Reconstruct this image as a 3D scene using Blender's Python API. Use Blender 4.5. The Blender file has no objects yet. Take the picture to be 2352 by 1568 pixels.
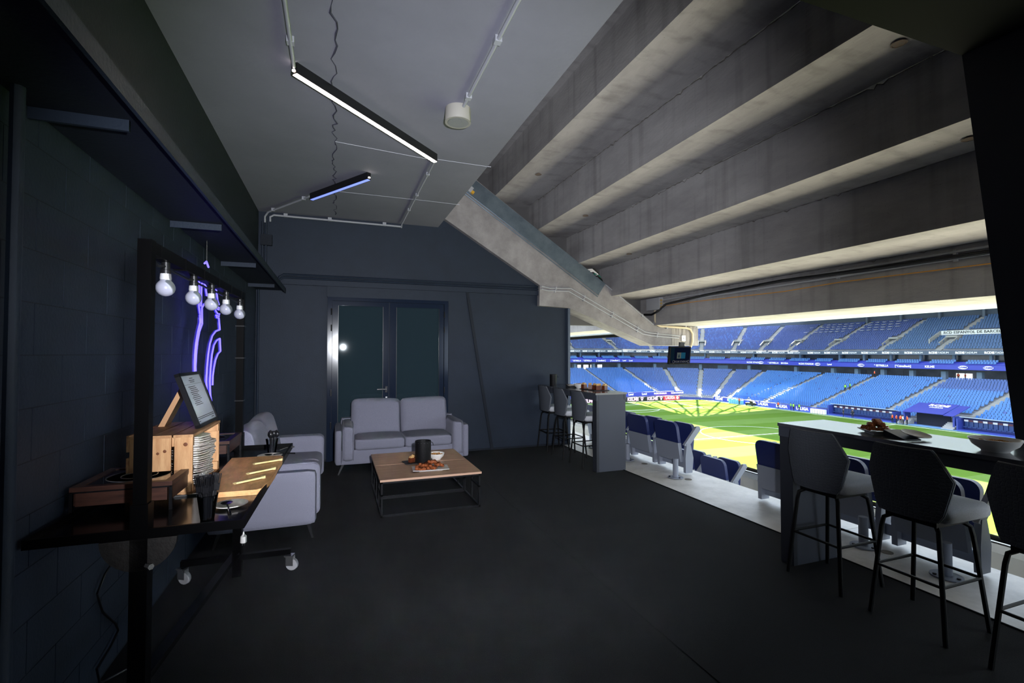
import bpy, bmesh, math, random
import numpy as np
from mathutils import Vector, Matrix
random.seed(4)
C = bpy.context.scene.collection
R = math.radians
sc = bpy.context.scene

# ---------------------------------------------------------------- camera, sky, sun, flash, exposure
cam_d = bpy.data.cameras.new('camera'); cam = bpy.data.objects.new('camera', cam_d); C.objects.link(cam)
cam.location = (0, 0, 1.66); cam.rotation_euler = (R(91.385), 0, R(-20.042))
cam_d.sensor_width = 36; cam_d.lens = 17.006; cam_d.clip_start = .02; cam_d.clip_end = 800
sc.camera = cam

w = bpy.data.worlds.new('sky'); sc.world = w; w.use_nodes = True
bg = w.node_tree.nodes['Background']; bg.inputs[0].default_value = (.70, .83, 1.0, 1); bg.inputs[1].default_value = 4.6

sun_d = bpy.data.lights.new('sun', 'SUN'); sun_d.energy = 68; sun_d.angle = R(.53); sun_d.color = (1, .94, .68)
sun = bpy.data.objects.new('sun', sun_d); C.objects.link(sun)
sun.rotation_euler = Vector((32, 34, 33.5)).to_track_quat('Z', 'Y').to_euler()

fl_d = bpy.data.lights.new('camera_flash', 'SPOT'); fl_d.energy = 1250; fl_d.color = (.90, .93, 1.0)
fl_d.spot_size = R(91); fl_d.spot_blend = 1.0; fl_d.shadow_soft_size = .03
fl = bpy.data.objects.new('camera_flash', fl_d); C.objects.link(fl)
fl.location = (.22, 0, 1.85); fl.rotation_euler = (R(91.5), 0, R(-12))

sc.view_settings.view_transform = 'Standard'; sc.view_settings.look = 'None'
sc.view_settings.gamma = 1; sc.view_settings.use_curve_mapping = False; sc.view_settings.exposure = 0.0
try:
    sc.cycles.use_denoising = True; sc.cycles.max_bounces = 8; sc.cycles.diffuse_bounces = 4
    sc.cycles.sample_clamp_indirect = 6
except Exception: pass

# ---------------------------------------------------------------- materials
def lin(c): return tuple((x/255/12.92 if x/255 <= .04045 else ((x/255+.055)/1.055)**2.4) for x in c)
MATS = {}
def weathered(m, pits=(70, .70), streak=(3.2, .30), dark=.55):
    """dark pits and vertical streaks multiplied over the base colour"""
    nt = m.node_tree; L = nt.links.new; p = nt.nodes['Principled BSDF']; src = p.inputs['Base Color'].links[0].from_socket
    tc = nt.nodes.new('ShaderNodeTexCoord'); out = src
    for sc_, th, sv, k in ((pits[0], pits[1], (1, 1, 1), dark), (streak[0], .52, (1.0, 2.2, .12), 1-streak[1]), (1.1, .55, (1, .5, 1), .82)):
        mp = nt.nodes.new('ShaderNodeMapping'); mp.inputs['Scale'].default_value = sv; L(tc.outputs['Object'], mp.inputs[0])
        n = nt.nodes.new('ShaderNodeTexNoise'); n.inputs['Scale'].default_value = sc_; n.inputs['Detail'].default_value = 3; L(mp.outputs[0], n.inputs[0])
        r = nt.nodes.new('ShaderNodeValToRGB'); e = r.color_ramp.elements; e[0].position = th; e[1].position = min(.98, th+(.03 if sc_ > 50 else .25))
        e[0].color = (1, 1, 1, 1); e[1].color = (k, k*.995, k*.985, 1); L(n.outputs[0], r.inputs[0])
        mx = nt.nodes.new('ShaderNodeMixRGB'); mx.blend_type = 'MULTIPLY'; mx.inputs[0].default_value = 1; L(out, mx.inputs[1]); L(r.outputs[0], mx.inputs[2]); out = mx.outputs[0]
    L(out, p.inputs['Base Color'])
def mat(name, col, rough=.6, metal=0, noise=None, bump=None, spec=.5, emit=None, trans=0, stretch=None, alpha=None, sheen=0, coat=0):
    """noise=(scale, second colour), bump=(scale, strength); colours are sRGB 0-255"""
    if name in MATS: return MATS[name]
    m = bpy.data.materials.new(name); m.use_nodes = True; MATS[name] = m
    nt = m.node_tree; p = nt.nodes['Principled BSDF']; L = nt.links.new
    p.inputs['Base Color'].default_value = (*lin(col), 1)
    p.inputs['Roughness'].default_value = rough; p.inputs['Metallic'].default_value = metal
    p.inputs['Specular IOR Level'].default_value = spec
    p.inputs['Transmission Weight'].default_value = trans
    p.inputs['Coat Weight'].default_value = coat
    if sheen: p.inputs['Sheen Weight'].default_value = sheen
    if emit: p.inputs['Emission Color'].default_value = (*lin(emit[0]), 1); p.inputs['Emission Strength'].default_value = emit[1]
    tc = nt.nodes.new('ShaderNodeTexCoord'); mp = nt.nodes.new('ShaderNodeMapping'); L(tc.outputs['Object'], mp.inputs[0])
    if stretch: mp.inputs['Scale'].default_value = stretch
    if noise:
        n = nt.nodes.new('ShaderNodeTexNoise'); n.inputs['Scale'].default_value = noise[0]; n.inputs['Detail'].default_value = 6
        n.inputs['Roughness'].default_value = .65; L(mp.outputs[0], n.inputs[0])
        r = nt.nodes.new('ShaderNodeValToRGB'); r.color_ramp.elements[0].position = .35; r.color_ramp.elements[1].position = .68
        r.color_ramp.elements[0].color = (*lin(col), 1); r.color_ramp.elements[1].color = (*lin(noise[1]), 1)
        L(n.outputs[0], r.inputs[0]); L(r.outputs[0], p.inputs['Base Color'])
    if bump:
        n = nt.nodes.new('ShaderNodeTexNoise'); n.inputs['Scale'].default_value = bump[0]; n.inputs['Detail'].default_value = 5
        L(mp.outputs[0], n.inputs[0]); b = nt.nodes.new('ShaderNodeBump'); b.inputs['Strength'].default_value = bump[1]
        b.inputs['Distance'].default_value = .02; L(n.outputs[0], b.inputs['Height']); L(b.outputs[0], p.inputs['Normal'])
    return m

navy = mat('navy_wall_paint', (36, 46, 61), .6, noise=(3, (33, 42, 55)), bump=(60, .1), spec=.3)
navy_dk = mat('navy_dark_paint', (25, 32, 43), .65, noise=(2, (22, 28, 38)), bump=(50, .1), spec=.3)
black_paint = mat('black_paint', (8, 11, 11), .8, spec=.08)
ceil_m = mat('ceiling_paint', (130, 130, 144), .75, noise=(1.2, (122, 122, 135)), bump=(25, .08))
carpet_m = mat('carpet_charcoal', (45, 46, 50), .95, noise=(260, (26, 28, 31)), bump=(420, .5), spec=.1, sheen=.02)
conc = mat('precast_concrete', (178, 175, 175), .85, noise=(2.2, (149, 146, 147)), bump=(35, .2), stretch=(1, .35, 1))
conc_lt = mat('cast_concrete_beam', (164, 160, 161), .85, noise=(3.5, (134, 130, 131)), bump=(30, .25))
slab_m = mat('walkway_concrete', (214, 211, 208), .5, noise=(4, (184, 181, 178)), bump=(60, .1))
weathered(conc); weathered(conc_lt, (60, .70), (2.5, .14)); weathered(slab_m, (30, .72), (1.5, .0), .8)
galv = mat('galvanised_sheet', (132, 146, 158), .42, .75, noise=(6, (112, 126, 138)))
pvc = mat('conduit_grey', (176, 178, 184), .45)
pvc_w = mat('conduit_white', (158, 160, 168), .45)
spk_m = mat('speaker_cream', (158, 155, 148), .5)
beige = mat('pipe_beige', (205, 190, 160), .5)
white = mat('white_ceramic', (243, 240, 236), .3)
plate_m = mat('plate_fibre', (246, 239, 233), .6, noise=(40, (232, 224, 218)))
blackm = mat('black_metal', (24, 24, 27), .38, .6, noise=(9, (34, 34, 38)), bump=(40, .1))
leg_m = mat('stool_leg_black', (11, 11, 12), .6, spec=.2)
black_pl = mat('black_plastic', (20, 20, 23), .3)
cart_m = mat('cart_black_steel', (6, 6, 7), .4, 0, spec=.05)
tray_m = mat('black_gloss_tray', (14, 14, 16), .16, .2)
walnut = mat('walnut', (76, 46, 36), .45, noise=(7, (48, 28, 23)), stretch=(1, 8, 8))
walnut_y = mat('walnut_long', (76, 46, 36), .45, noise=(7, (48, 28, 23)), stretch=(8, 1, 8))
pine = mat('pine_slat', (214, 168, 120), .6, noise=(5, (180, 128, 84)), stretch=(7, 7, 1), bump=(60, .1))
pine_h = mat('pine_board', (206, 160, 112), .6, noise=(5, (160, 112, 74)), stretch=(7, 1, 7), bump=(60, .1))
olive = mat('live_edge_board', (244, 186, 126), .5, noise=(7, (192, 130, 80)), stretch=(2.2, .7, 2), bump=(40, .1))
bamboo = mat('pale_wood', (226, 204, 150), .55, noise=(20, (200, 178, 118)), stretch=(1, .1, 1))
oak = mat('oak_veneer', (206, 166, 138), .5, noise=(6, (172, 134, 108)), stretch=(.8, 9, 9))
oak_edge = mat('oak_edge', (196, 158, 134), .5)
kraft = mat('kraft_board', (186, 142, 104), .75)
ctop = mat('counter_gloss_grey', (72, 74, 80), .2, 0, spec=.7, coat=.4)
cside = mat('counter_grey', (66, 70, 80), .5, spec=.4)
fab = mat('sofa_grey_fabric', (150, 150, 166), .95, noise=(300, (118, 118, 134)), bump=(500, .35), sheen=.15, spec=.15)
fab_seat = mat('stool_light_fabric', (212, 213, 218), .95, noise=(240, (184, 186, 194)), bump=(400, .3), spec=.15)
fab_back = mat('stool_dark_fabric', (78, 82, 90), .8, spec=.25)
nt = fab_back.node_tree; v = nt.nodes.new('ShaderNodeTexVoronoi'); v.inputs['Scale'].default_value = 40; v.feature = 'DISTANCE_TO_EDGE'
tc_ = nt.nodes.new('ShaderNodeTexCoord'); mp_ = nt.nodes.new('ShaderNodeMapping'); mp_.inputs['Scale'].default_value = (0, 1, 1.3)
v.inputs['Randomness'].default_value = .45
b_ = nt.nodes.new('ShaderNodeBump'); b_.inputs['Strength'].default_value = .7; b_.inputs['Distance'].default_value = .012
r_ = nt.nodes.new('ShaderNodeMath'); r_.operation = 'MINIMUM'; r_.inputs[1].default_value = .18
nt.links.new(tc_.outputs['Object'], mp_.inputs[0]); nt.links.new(mp_.outputs[0], v.inputs[0]); nt.links.new(v.outputs[0], r_.inputs[0])
nt.links.new(r_.outputs[0], b_.inputs['Height']); nt.links.new(b_.outputs[0], nt.nodes['Principled BSDF'].inputs['Normal'])
seat_navy = mat('seat_navy', (22, 36, 92), .45)
seat_grey = mat('seat_grey_plastic', (140, 146, 160), .5)
steel = mat('steel', (190, 190, 192), .25, .9)
glass_dk = mat('door_glass', (150, 190, 186), .02)
glass_cl = mat('clear_plastic', (235, 240, 245), .06)
glass_top = mat('smoked_glass', (10, 13, 14), .04, coat=.6)
frame_m = mat('door_frame_metal', (28, 38, 56), .13, 0, spec=.4)
bulb_m = mat('opal_bulb', (160, 161, 178), .25)
bulb_w = mat('bulb_collar', (196, 196, 200), .4)
led_w = mat('led_warm', (255, 245, 236), .4, emit=((255, 240, 226), 24))
led_b = mat('led_blue', (150, 165, 240), .4, emit=((120, 140, 255), 1.3))
neon_m = mat('neon_tube_glow', (110, 100, 255), .4, emit=((104, 92, 255), 2.5))
paper = mat('paper', (205, 212, 224), .7)
ink = mat('ink', (45, 48, 56), .8)
slate = mat('slate', (28, 28, 30), .6)
fried = mat('fried_crust', (176, 92, 40), .6, noise=(60, (96, 44, 20)), bump=(90, .5))
pastry = mat('glazed_pastry', (196, 112, 54), .35, noise=(40, (120, 60, 28)), bump=(60, .4))
crumb = mat('bread_crumb', (226, 188, 128), .8, noise=(30, (200, 150, 90)))
brownw = mat('brown_wrap', (110, 52, 26), .4, noise=(14, (70, 30, 16)))
nut_m = mat('nuts', (206, 160, 96), .6, noise=(60, (160, 100, 50)))
skin = mat('skin', (196, 150, 122), .6)
trouser = mat('dark_trousers', (30, 32, 42), .8)
vest_o = mat('vest_orange', (255, 96, 60), .7)
vest_g = mat('vest_green', (150, 255, 80), .7)
vest_k = mat('jacket_black', (34, 36, 44), .8)
vest_l = mat('shirt_pale', (200, 215, 235), .8)
# stadium
blue_w = mat('blue_wall', (50, 64, 146), .5)
track_m = mat('track_blue', (110, 150, 200), .8)
st_conc = mat('terrace_concrete', (150, 152, 160), .85, noise=(.8, (128, 130, 140)))
stair_m = mat('stair_concrete', (158, 157, 156), .85)
seat_l = mat('seat_bright_blue', (66, 118, 186), .38)
seat_d = mat('seat_deep_blue', (62, 92, 156), .42)
seat_m = mat('seat_mid_blue', (58, 102, 170), .40)
seat_u = mat('seat_upper_blue', (54, 74, 134), .45)
seat_t = mat('seat_teal_blue', (56, 88, 132), .45)
fascia_m = mat('fascia_slate', (86, 98, 116), .6)
led_band = mat('led_band', (56, 66, 160), .4, emit=((44, 58, 190), .3))
conc_dk = mat('concourse_dark', (104, 110, 122), .7, noise=(.25, (66, 71, 80)))
colm = mat('column_bluegrey', (112, 134, 158), .7)
boxw = mat('box_glazing', (60, 70, 82), .25, noise=(.3, (36, 42, 50)))
tier_wall = mat('rear_wall_grey', (72, 82, 98), .8)
roof_m = mat('roof_sheet', (215, 222, 230), .6)
truss_m = mat('truss_white', (165, 172, 182), .5)
lamp_m = mat('floodlight_glass', (220, 225, 230), .3)
board_k = mat('board_black', (26, 26, 34), .5)
board_r = mat('board_red', (226, 60, 84), .5, emit=((226, 60, 84), .15))
txt_w = mat('lettering_white', (245, 245, 248), .5, emit=((245, 245, 250), .25))
txt_p = mat('lettering_pink', (250, 205, 235), .5, emit=((250, 200, 235), .35))
txt_k = mat('lettering_black', (28, 30, 36), .6)
poly_m = mat('polycarbonate_strip', (235, 244, 250), .5)
_n = poly_m.node_tree; _t = _n.nodes.new('ShaderNodeBsdfTranslucent'); _t.inputs[0].default_value = (.9, .95, 1, 1)
_x = _n.nodes.new('ShaderNodeMixShader'); _x.inputs[0].default_value = .7
_n.links.new(_n.nodes['Principled BSDF'].outputs[0], _x.inputs[1]); _n.links.new(_t.outputs[0], _x.inputs[2])
_n.links.new(_x.outputs[0], _n.nodes['Material Output'].inputs[0])
def translucent(m, col, f):
    n = m.node_tree; t = n.nodes.new('ShaderNodeBsdfTranslucent'); t.inputs[0].default_value = col
    x = n.nodes.new('ShaderNodeMixShader'); x.inputs[0].default_value = f
    n.links.new(n.nodes['Principled BSDF'].outputs[0], x.inputs[1]); n.links.new(t.outputs[0], x.inputs[2]); n.links.new(x.outputs[0], n.nodes['Material Output'].inputs[0])
translucent(roof_m, (.9, .95, 1, 1), .18)
def pane(m, tint, f):
    n = m.node_tree; t = n.nodes.new('ShaderNodeBsdfTransparent'); t.inputs[0].default_value = tint
    g = n.nodes.new('ShaderNodeBsdfGlossy'); g.inputs['Roughness'].default_value = .02
    fr_ = n.nodes.new('ShaderNodeFresnel'); fr_.inputs[0].default_value = f
    x = n.nodes.new('ShaderNodeMixShader'); n.links.new(fr_.outputs[0], x.inputs[0]); n.links.new(t.outputs[0], x.inputs[1]); n.links.new(g.outputs[0], x.inputs[2])
    n.links.new(x.outputs[0], n.nodes['Material Output'].inputs[0])
pane(glass_dk, (.80, .87, .88, 1), 1.5); pane(glass_cl, (.9, .92, .94, 1), 1.45)
# grass with mown bands
grass_m = mat('mown_grass', (86, 140, 62), .9, spec=.0)
_n = grass_m.node_tree; L = _n.links.new; p_ = _n.nodes['Principled BSDF']
tc = _n.nodes.new('ShaderNodeTexCoord'); sp = _n.nodes.new('ShaderNodeSeparateXYZ'); L(tc.outputs['Object'], sp.inputs[0])
m1 = _n.nodes.new('ShaderNodeMath'); m1.operation = 'MULTIPLY'; m1.inputs[1].default_value = 1/11.0; L(sp.outputs['Y'], m1.inputs[0])
m2 = _n.nodes.new('ShaderNodeMath'); m2.operation = 'FRACT'; L(m1.outputs[0], m2.inputs[0])
rp = _n.nodes.new('ShaderNodeValToRGB'); rp.color_ramp.interpolation = 'LINEAR'
e = rp.color_ramp.elements; e[0].position = .47; e[1].position = .53
e[0].color = (*lin((81, 107, 44)), 1); e[1].color = (*lin((91, 115, 58)), 1); L(m2.outputs[0], rp.inputs[0])
ns = _n.nodes.new('ShaderNodeTexNoise'); ns.inputs['Scale'].default_value = .35; ns.inputs['Detail'].default_value = 8; L(tc.outputs['Object'], ns.inputs[0])
mx = _n.nodes.new('ShaderNodeMixRGB'); mx.blend_type = 'OVERLAY'; mx.inputs[0].default_value = .12
L(rp.outputs[0], mx.inputs[1]); L(ns.outputs[0], mx.inputs[2]); L(mx.outputs[0], p_.inputs['Base Color'])
line_m = mat('line_white', (235, 240, 235), .8)
# striated end of the raker
stri = mat('striated_concrete', (190, 184, 180), .9, noise=(5, (96, 90, 88)), stretch=(9, 9, .35), bump=(30, .5))

# ---------------------------------------------------------------- mesh helpers
class MB:
    def __init__(s): s.v = []; s.f = []
    def add(s, vs, fs):
        n = len(s.v); s.v += [tuple(x) for x in vs]; s.f += [[i+n for i in f] for f in fs]; return s
    def box(s, c, d, rz=0, ry=0, rx=0):
        M = Matrix.Translation(c) @ Matrix.Rotation(rz, 4, 'Z') @ Matrix.Rotation(ry, 4, 'Y') @ Matrix.Rotation(rx, 4, 'X')
        x, y, z = d[0]/2, d[1]/2, d[2]/2
        vs = [M @ Vector(q) for q in ((-x,-y,-z),(x,-y,-z),(x,y,-z),(-x,y,-z),(-x,-y,z),(x,-y,z),(x,y,z),(-x,y,z))]
        return s.add(vs, [(0,3,2,1),(4,5,6,7),(0,1,5,4),(1,2,6,5),(2,3,7,6),(3,0,4,7)])
    def bb(s, x0, x1, y0, y1, z0, z1): return s.box(((x0+x1)/2, (y0+y1)/2, (z0+z1)/2), (x1-x0, y1-y0, z1-z0))
    def prism(s, pts, axis, a, b):
        """pts: 2D polygon; axis 'y': pts are (x,z); 'x': (y,z); 'z': (x,y)"""
        def P(p, t): return {'y': (p[0], t, p[1]), 'x': (t, p[0], p[1]), 'z': (p[0], p[1], t)}[axis]
        n = len(pts); vs = [P(p, a) for p in pts] + [P(p, b) for p in pts]
        return s.add(vs, [list(range(n))[::-1], list(range(n, 2*n))] + [(i, (i+1) % n, n+(i+1) % n, n+i) for i in range(n)])
    def tube(s, pts, r, n=8, cap=True):
        pts = [Vector(p) for p in pts]; rs = r if isinstance(r, (list, tuple)) else [r]*len(pts)
        rings = []; up = None
        for i, p in enumerate(pts):
            t = (pts[min(i+1, len(pts)-1)] - pts[max(i-1, 0)]).normalized()
            if up is None: up = Vector((0, 0, 1)) if abs(t.z) < .9 else Vector((1, 0, 0))
            a = t.cross(up).normalized(); b = a.cross(t).normalized(); up = b
            rings.append([p + (a*math.cos(2*math.pi*k/n) + b*math.sin(2*math.pi*k/n))*rs[i] for k in range(n)])
        vs = [q for g in rings for q in g]; fs = []
        for i in range(len(pts)-1):
            for k in range(n): fs.append((i*n+k, i*n+(k+1) % n, (i+1)*n+(k+1) % n, (i+1)*n+k))
        if cap: fs += [list(range(n))[::-1], [len(vs)-n+k for k in range(n)]]
        return s.add(vs, fs)
    def lathe(s, prof, c=(0, 0, 0), n=20):
        vs = []; fs = []; m = len(prof)
        for r, z in prof:
            for k in range(n): a = 2*math.pi*k/n; vs.append((c[0]+r*math.cos(a), c[1]+r*math.sin(a), c[2]+z))
        for i in range(m-1):
            for k in range(n): fs.append((i*n+k, i*n+(k+1) % n, (i+1)*n+(k+1) % n, (i+1)*n+k))
        fs += [list(range(n))[::-1], [(m-1)*n+k for k in range(n)]]
        return s.add(vs, fs)
    def round_box(s, c, d, r=.03, n=8, puff=(0, 0, 0), rz=0, ry=0, rx=0):
        M = Matrix.Translation(c) @ Matrix.Rotation(rz, 4, 'Z') @ Matrix.Rotation(ry, 4, 'Y') @ Matrix.Rotation(rx, 4, 'X')
        h = Vector(d)/2; r = min(r, min(h)*.98); idx = {}; vs = []; fs = []
        def V(p):
            k = tuple(round(x, 5) for x in p)
            if k in idx: return idx[k]
            q = Vector([x*hh for x, hh in zip(p, h)]); inn = Vector([max(-(hh-r), min(hh-r, x)) for x, hh in zip(q, h)])
            dd = q - inn
            if dd.length > 1e-9: q = inn + dd.normalized()*r
            for i in range(3):
                j, l = (i+1) % 3, (i+2) % 3
                q[i] += puff[i]*p[i]*(1-p[j]**2)*(1-p[l]**2)
            idx[k] = len(vs); vs.append(M @ q); return idx[k]
        g = sorted(set([-1+2*i/n for i in range(n+1)]))
        for ax in range(3):
            for sg in (-1, 1):
                for i in range(n):
                    for j in range(n):
                        q = []
                        for a, b in ((i, j), (i+1, j), (i+1, j+1), (i, j+1)):
                            p = [0, 0, 0]; p[ax] = sg; p[(ax+1) % 3] = wn(g[a]); p[(ax+2) % 3] = wn(g[b]); q.append(V(p))
                        fs.append(q if sg > 0 else q[::-1])
        return s.add(vs, fs)
    def mesh(s, name, m, smooth=False):
        me = bpy.data.meshes.new(name); me.from_pydata(s.v, [], s.f); me.update()
        for x in (m if isinstance(m, (list, tuple)) else [m]): me.materials.append(x)
        if smooth:
            me.polygons.foreach_set('use_smooth', [True]*len(me.polygons))
            try: me.set_sharp_from_angle(angle=R(45))
            except Exception: pass
        return me
    def build(s, name, m, parent=None, smooth=False, label=None, world=False, loc=None):
        if world and parent is not None:
            o = parent
            off = Vector((0, 0, 0))
            while o is not None: off += Vector(o.location); o = o.parent
            s.v = [tuple(Vector(q) - off) for q in s.v]
        o = bpy.data.objects.new(name, s.mesh(name, m, smooth)); C.objects.link(o)
        if parent is not None: o.parent = parent
        if loc is not None: o.location = loc
        if label: o['label'] = label
        return o
def wn(t): return math.copysign(abs(t)**.72, t)       # denser rows near the rounded edges
def tag(o, label, cat, group=None, kind=None):
    o['label'] = label; o['category'] = cat
    if group: o['group'] = group
    if kind: o['kind'] = kind
    return o
def thing(name, label, cat, loc=(0, 0, 0), rz=0, group=None, kind=None):
    o = bpy.data.objects.new(name, None); C.objects.link(o); o.location = loc; o.rotation_euler = (0, 0, rz); o.empty_display_size = .1
    return tag(o, label, cat, group, kind)
def struct(o, label=None):
    o['kind'] = 'structure'
    if label: o['label'] = label
    return o
def holder(name, loc=(0, 0, 0)):
    o = bpy.data.objects.new(name, None); C.objects.link(o); o.location = loc; return struct(o)
def dup(root, loc, rz=None, label=None, group=None):
    def cp(o, par):
        c = o.copy(); C.objects.link(c); c.parent = par
        for ch in kids.get(o.name, ()): cp(ch, c)
        return c
    kids = {}
    def walk(o):
        kids[o.name] = list(o.children)
        for x in kids[o.name]: walk(x)
    walk(root)
    r = cp(root, None); r.location = loc
    if rz is not None: r.rotation_euler = (0, 0, rz)
    if label: r['label'] = label
    if group: r['group'] = group
    return r
def text(s, size, loc, xa, up, m, parent, name='lettering', ext=.004, align='CENTER', width=None):
    cu = bpy.data.curves.new(name, 'FONT'); cu.body = s; cu.size = size; cu.extrude = ext; cu.align_x = align; cu.align_y = 'CENTER'
    cu.resolution_u = 2; cu.materials.append(m)
    if width: cu.offset = width
    o = bpy.data.objects.new(name, cu); C.objects.link(o)
    xa = Vector(xa).normalized(); up = Vector(up).normalized(); z = xa.cross(up)
    M = Matrix((xa, up, z)).transposed().to_4x4(); M.translation = loc
    if parent is not None:
        q = parent
        off = Vector((0, 0, 0))
        while q is not None: off += Vector(q.location); q = q.parent
        M.translation = Vector(loc) - off; o.parent = parent
    o.matrix_local = M
    return o

# ================================================================= ROOM SHELL
XL, YB, ZC = -1.11, 8.0, 3.77
fl_o = MB().bb(XL-.1, 1.825, -2.6, 8.0, -.12, 0).bb(1.8, 1.9, -2.6, 8.0, -.14, -.006).build('floor', carpet_m); struct(fl_o, 'charcoal carpet floor')
MB().bb(1.836, 3.86, -2.6, 8.0, -.12, 0.0).build('carpet_strip', carpet_m, fl_o)
MB().bb(3.86, 3.872, -2.6, 8.0, -.12, .006).build('edge_strip', black_paint, fl_o)
walk = holder('walkway')
for y0, y1 in ((-3.2, 3.245), (3.25, 5.732), (5.738, 8.0), (8.0, 13)):
    MB().bb(3.873, 4.80, y0, y1, -.62, -.004).build('concrete_slab', slab_m, walk)
for x, y in ((4.386, 6.2), (4.386, 5.237), (4.345, 2.764)):
    MB().lathe([(.045, -.004), (.045, .0), (.0, .0)], (x, y, 0), 16).build('plug', mat('grout', (110, 104, 98), .9), walk)

wl = MB().bb(XL-.25, XL-.002, -2.6, 8.0, 0, ZC).build('wall_left', navy_dk); struct(wl, 'dark navy painted block wall')
# blocks below the ledge: courses of 0.205, 0.425 long, joints recessed
blk = MB().bb(-.012, 0, .0025, .4225, .0025, .2025).mesh('block', navy)
n_b = 0
for c in range(13):
    z = .012 + c*.205
    off = .2125*(c % 2)
    y = 1.57 - off
    while y < 7.9:
        o = bpy.data.objects.new('block', blk); C.objects.link(o); o.parent = wl; o.location = (XL, y, z)
        if y+.425 > 8.0: o.scale = (1, (8.0-y)/.425, 1)
        y += .425; n_b += 1
MB().bb(XL-.012, XL, -2.6, 1.35, 0, 2.66).build('render_panel', navy, wl)
MB().bb(XL-.012, XL+.02, -2.6, 8.0, 2.68, ZC).build('upper_panel', navy_dk, wl)
# ledge under the ceiling: plate, lip, ribs
lg = holder('ledge')
MB().bb(XL, -.71, -2.6, 7.98, 2.60, 2.625).build('plate', navy_dk, lg)
MB().bb(-.72, -.705, -2.6, 7.98, 2.56, 2.63).build('lip', navy, lg)
for y in (-.9, .75, 2.35, 4.04, 5.66, 7.3):
    MB().bb(XL, -.79, y-.008, y+.008, 2.555, 2.60).build('rib', navy, lg)
MB().tube([(-1.06, 2.18, 0.0), (-1.06, 2.18, 2.6)], .022).build('wall_pipe', navy, lg, True)

wb = MB().prism([(XL-.1, 0), (3.99, 0), (3.99, 2.6), (3.45, 2.9), (1.75, 3.95), (1.75, 5), (XL-.1, 5)], 'y', YB, YB+.2).build('wall_back', navy)
struct(MB().bb(1.7, 5.9, 8.34, 8.44, 2.2, 5.0).build('gap_shade_panel', mat('gap_shade_grey', (96, 94, 94), .9)), 'added dark panel standing for shade in the gaps behind the sloping beam'); struct(wb, 'dark navy painted end wall with double door')  # added panel, its dark grey stands for shade in the gaps above the raker
MB().bb(3.985, 4.03, YB-.06, YB+.25, 0, 2.48).build('wall_end_post', mat('post_slate', (74, 86, 104), .4), wb)
hd_ = MB().bb(-.75, 3.42, YB-.045, YB, 2.695, 2.775); hd_.build('header_band', navy, wb)
for z, y in ((2.845, -.02), (2.80, -.02)):
    MB().tube([(-.83, YB+y, z-.16), (-.80, YB+y, z-.04), (-.74, YB+y, z), (3.42, YB+y, z+.004)], .017).build('painted_conduit', navy, wb, True)
MB().prism([(2.075, 2.72), (2.125, 2.72), (2.575, 0), (2.525, 0)], 'y', YB-.02, YB).build('slanted_edge', navy_dk, wb)
MB().bb(1.78, 2.09, YB-.012, YB, 0, 2.7).build('wall_patch', navy, wb)
MB().tube([(-1.075, YB-.03, 0), (-1.075, YB-.03, 2.6)], .018).build('corner_pipe', navy, wb, True)
for x in (-1.03, -.985):
    MB().tube([(x, YB-.03, 2.62), (x, YB-.03, 3.62)], .016).build('corner_conduit', navy, wb, True)
MB().bb(-1.05, -.90, YB-.07, YB, 3.26, 3.42).build('junction_box', navy_dk, wb)
MB().bb(XL, 3.99, YB-.012, YB-.0, .0, .03).build('floor_bead', navy_dk, wb)
wr = MB().bb(XL-.2, 4.0, -2.75, -2.6, 0, 4.4).build('wall_rear', navy_dk); struct(wr, 'added navy wall closing off light behind the viewer')  # unseen wall, added to close the room to light from behind

ce = MB().bb(XL, 1.60, -2.6, YB, ZC, ZC+.16).build('ceiling', ceil_m); struct(ce, 'pale grey painted concrete ceiling')
for pts in ([(1.0, 5.18), (1.64, 5.19)], [(.03, 6.66), (1.23, 6.655), (1.64, 6.675)], [(-.02, 5.09), (.92, 5.21)]):
    MB().tube([(x, y, ZC+.001) for x, y in pts], .004, 5).build('seam', mat('seam_pale', (190, 192, 205), .8), ce)
rnd = random.Random(7)
cp = []; y = 1.5
while y < 7.85:
    cp.append((-.025 + rnd.uniform(-.026, .026), y, ZC+.001)); y += rnd.uniform(.03, .10)
MB().tube(cp, [rnd.uniform(.003, .009) for _ in cp], 5).build('crack', mat('crack_shadow', (60, 60, 76), .9), ce)
# ceiling conduits (white, clipped)
def conduit(name, pts, r, clips, m, label):
    t = thing(name, label, 'conduit', pts[0])
    MB().tube(pts, r, 10).build('pipe', m, t, True, world=True)
    for c in clips:
        MB().box(c, (r*3.4, r*3.4, r*3.2)).build('clip', m, t, world=True)
    return t
conduit('conduit', [(-.30, 1.4, 3.745), (-.30, 3.2, 3.745), (-.30, 3.78, 3.73)], .014, [(-.30, 3.5, 3.75), (-.3, 2.4, 3.75)], pvc_w, 'white ceiling conduit running into the near end of the long light')
conduit('conduit', [(1.0, 1.4, 3.745), (1.0, 3.93, 3.745)], .014, [(1.0, 3.02, 3.75), (1.0, 3.78, 3.75), (1.0, 2.2, 3.75)], pvc_w, 'white ceiling conduit running to the round ceiling speaker')
conduit('conduit', [(.995, 5.08, 3.745), (.99, 7.90, 3.745), (.99, 7.96, 3.70)], .011, [(.995, 5.6, 3.75), (.995, 6.4, 3.75), (.99, 7.1, 3.75)], pvc_w, 'thin white conduit from the far end of the long light to the end wall')
conduit('conduit', [(-.93, 7.97, 3.62), (-.93, 7.96, 3.69), (-.88, 7.955, 3.72), (.90, 7.955, 3.715), (.99, 7.955, 3.715)], .016, [(-.72, 7.96, 3.73), (-.1, 7.96, 3.73), (.72, 7.96, 3.73)], pvc_w, 'white conduit along the top of the end wall under the ceiling')
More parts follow.
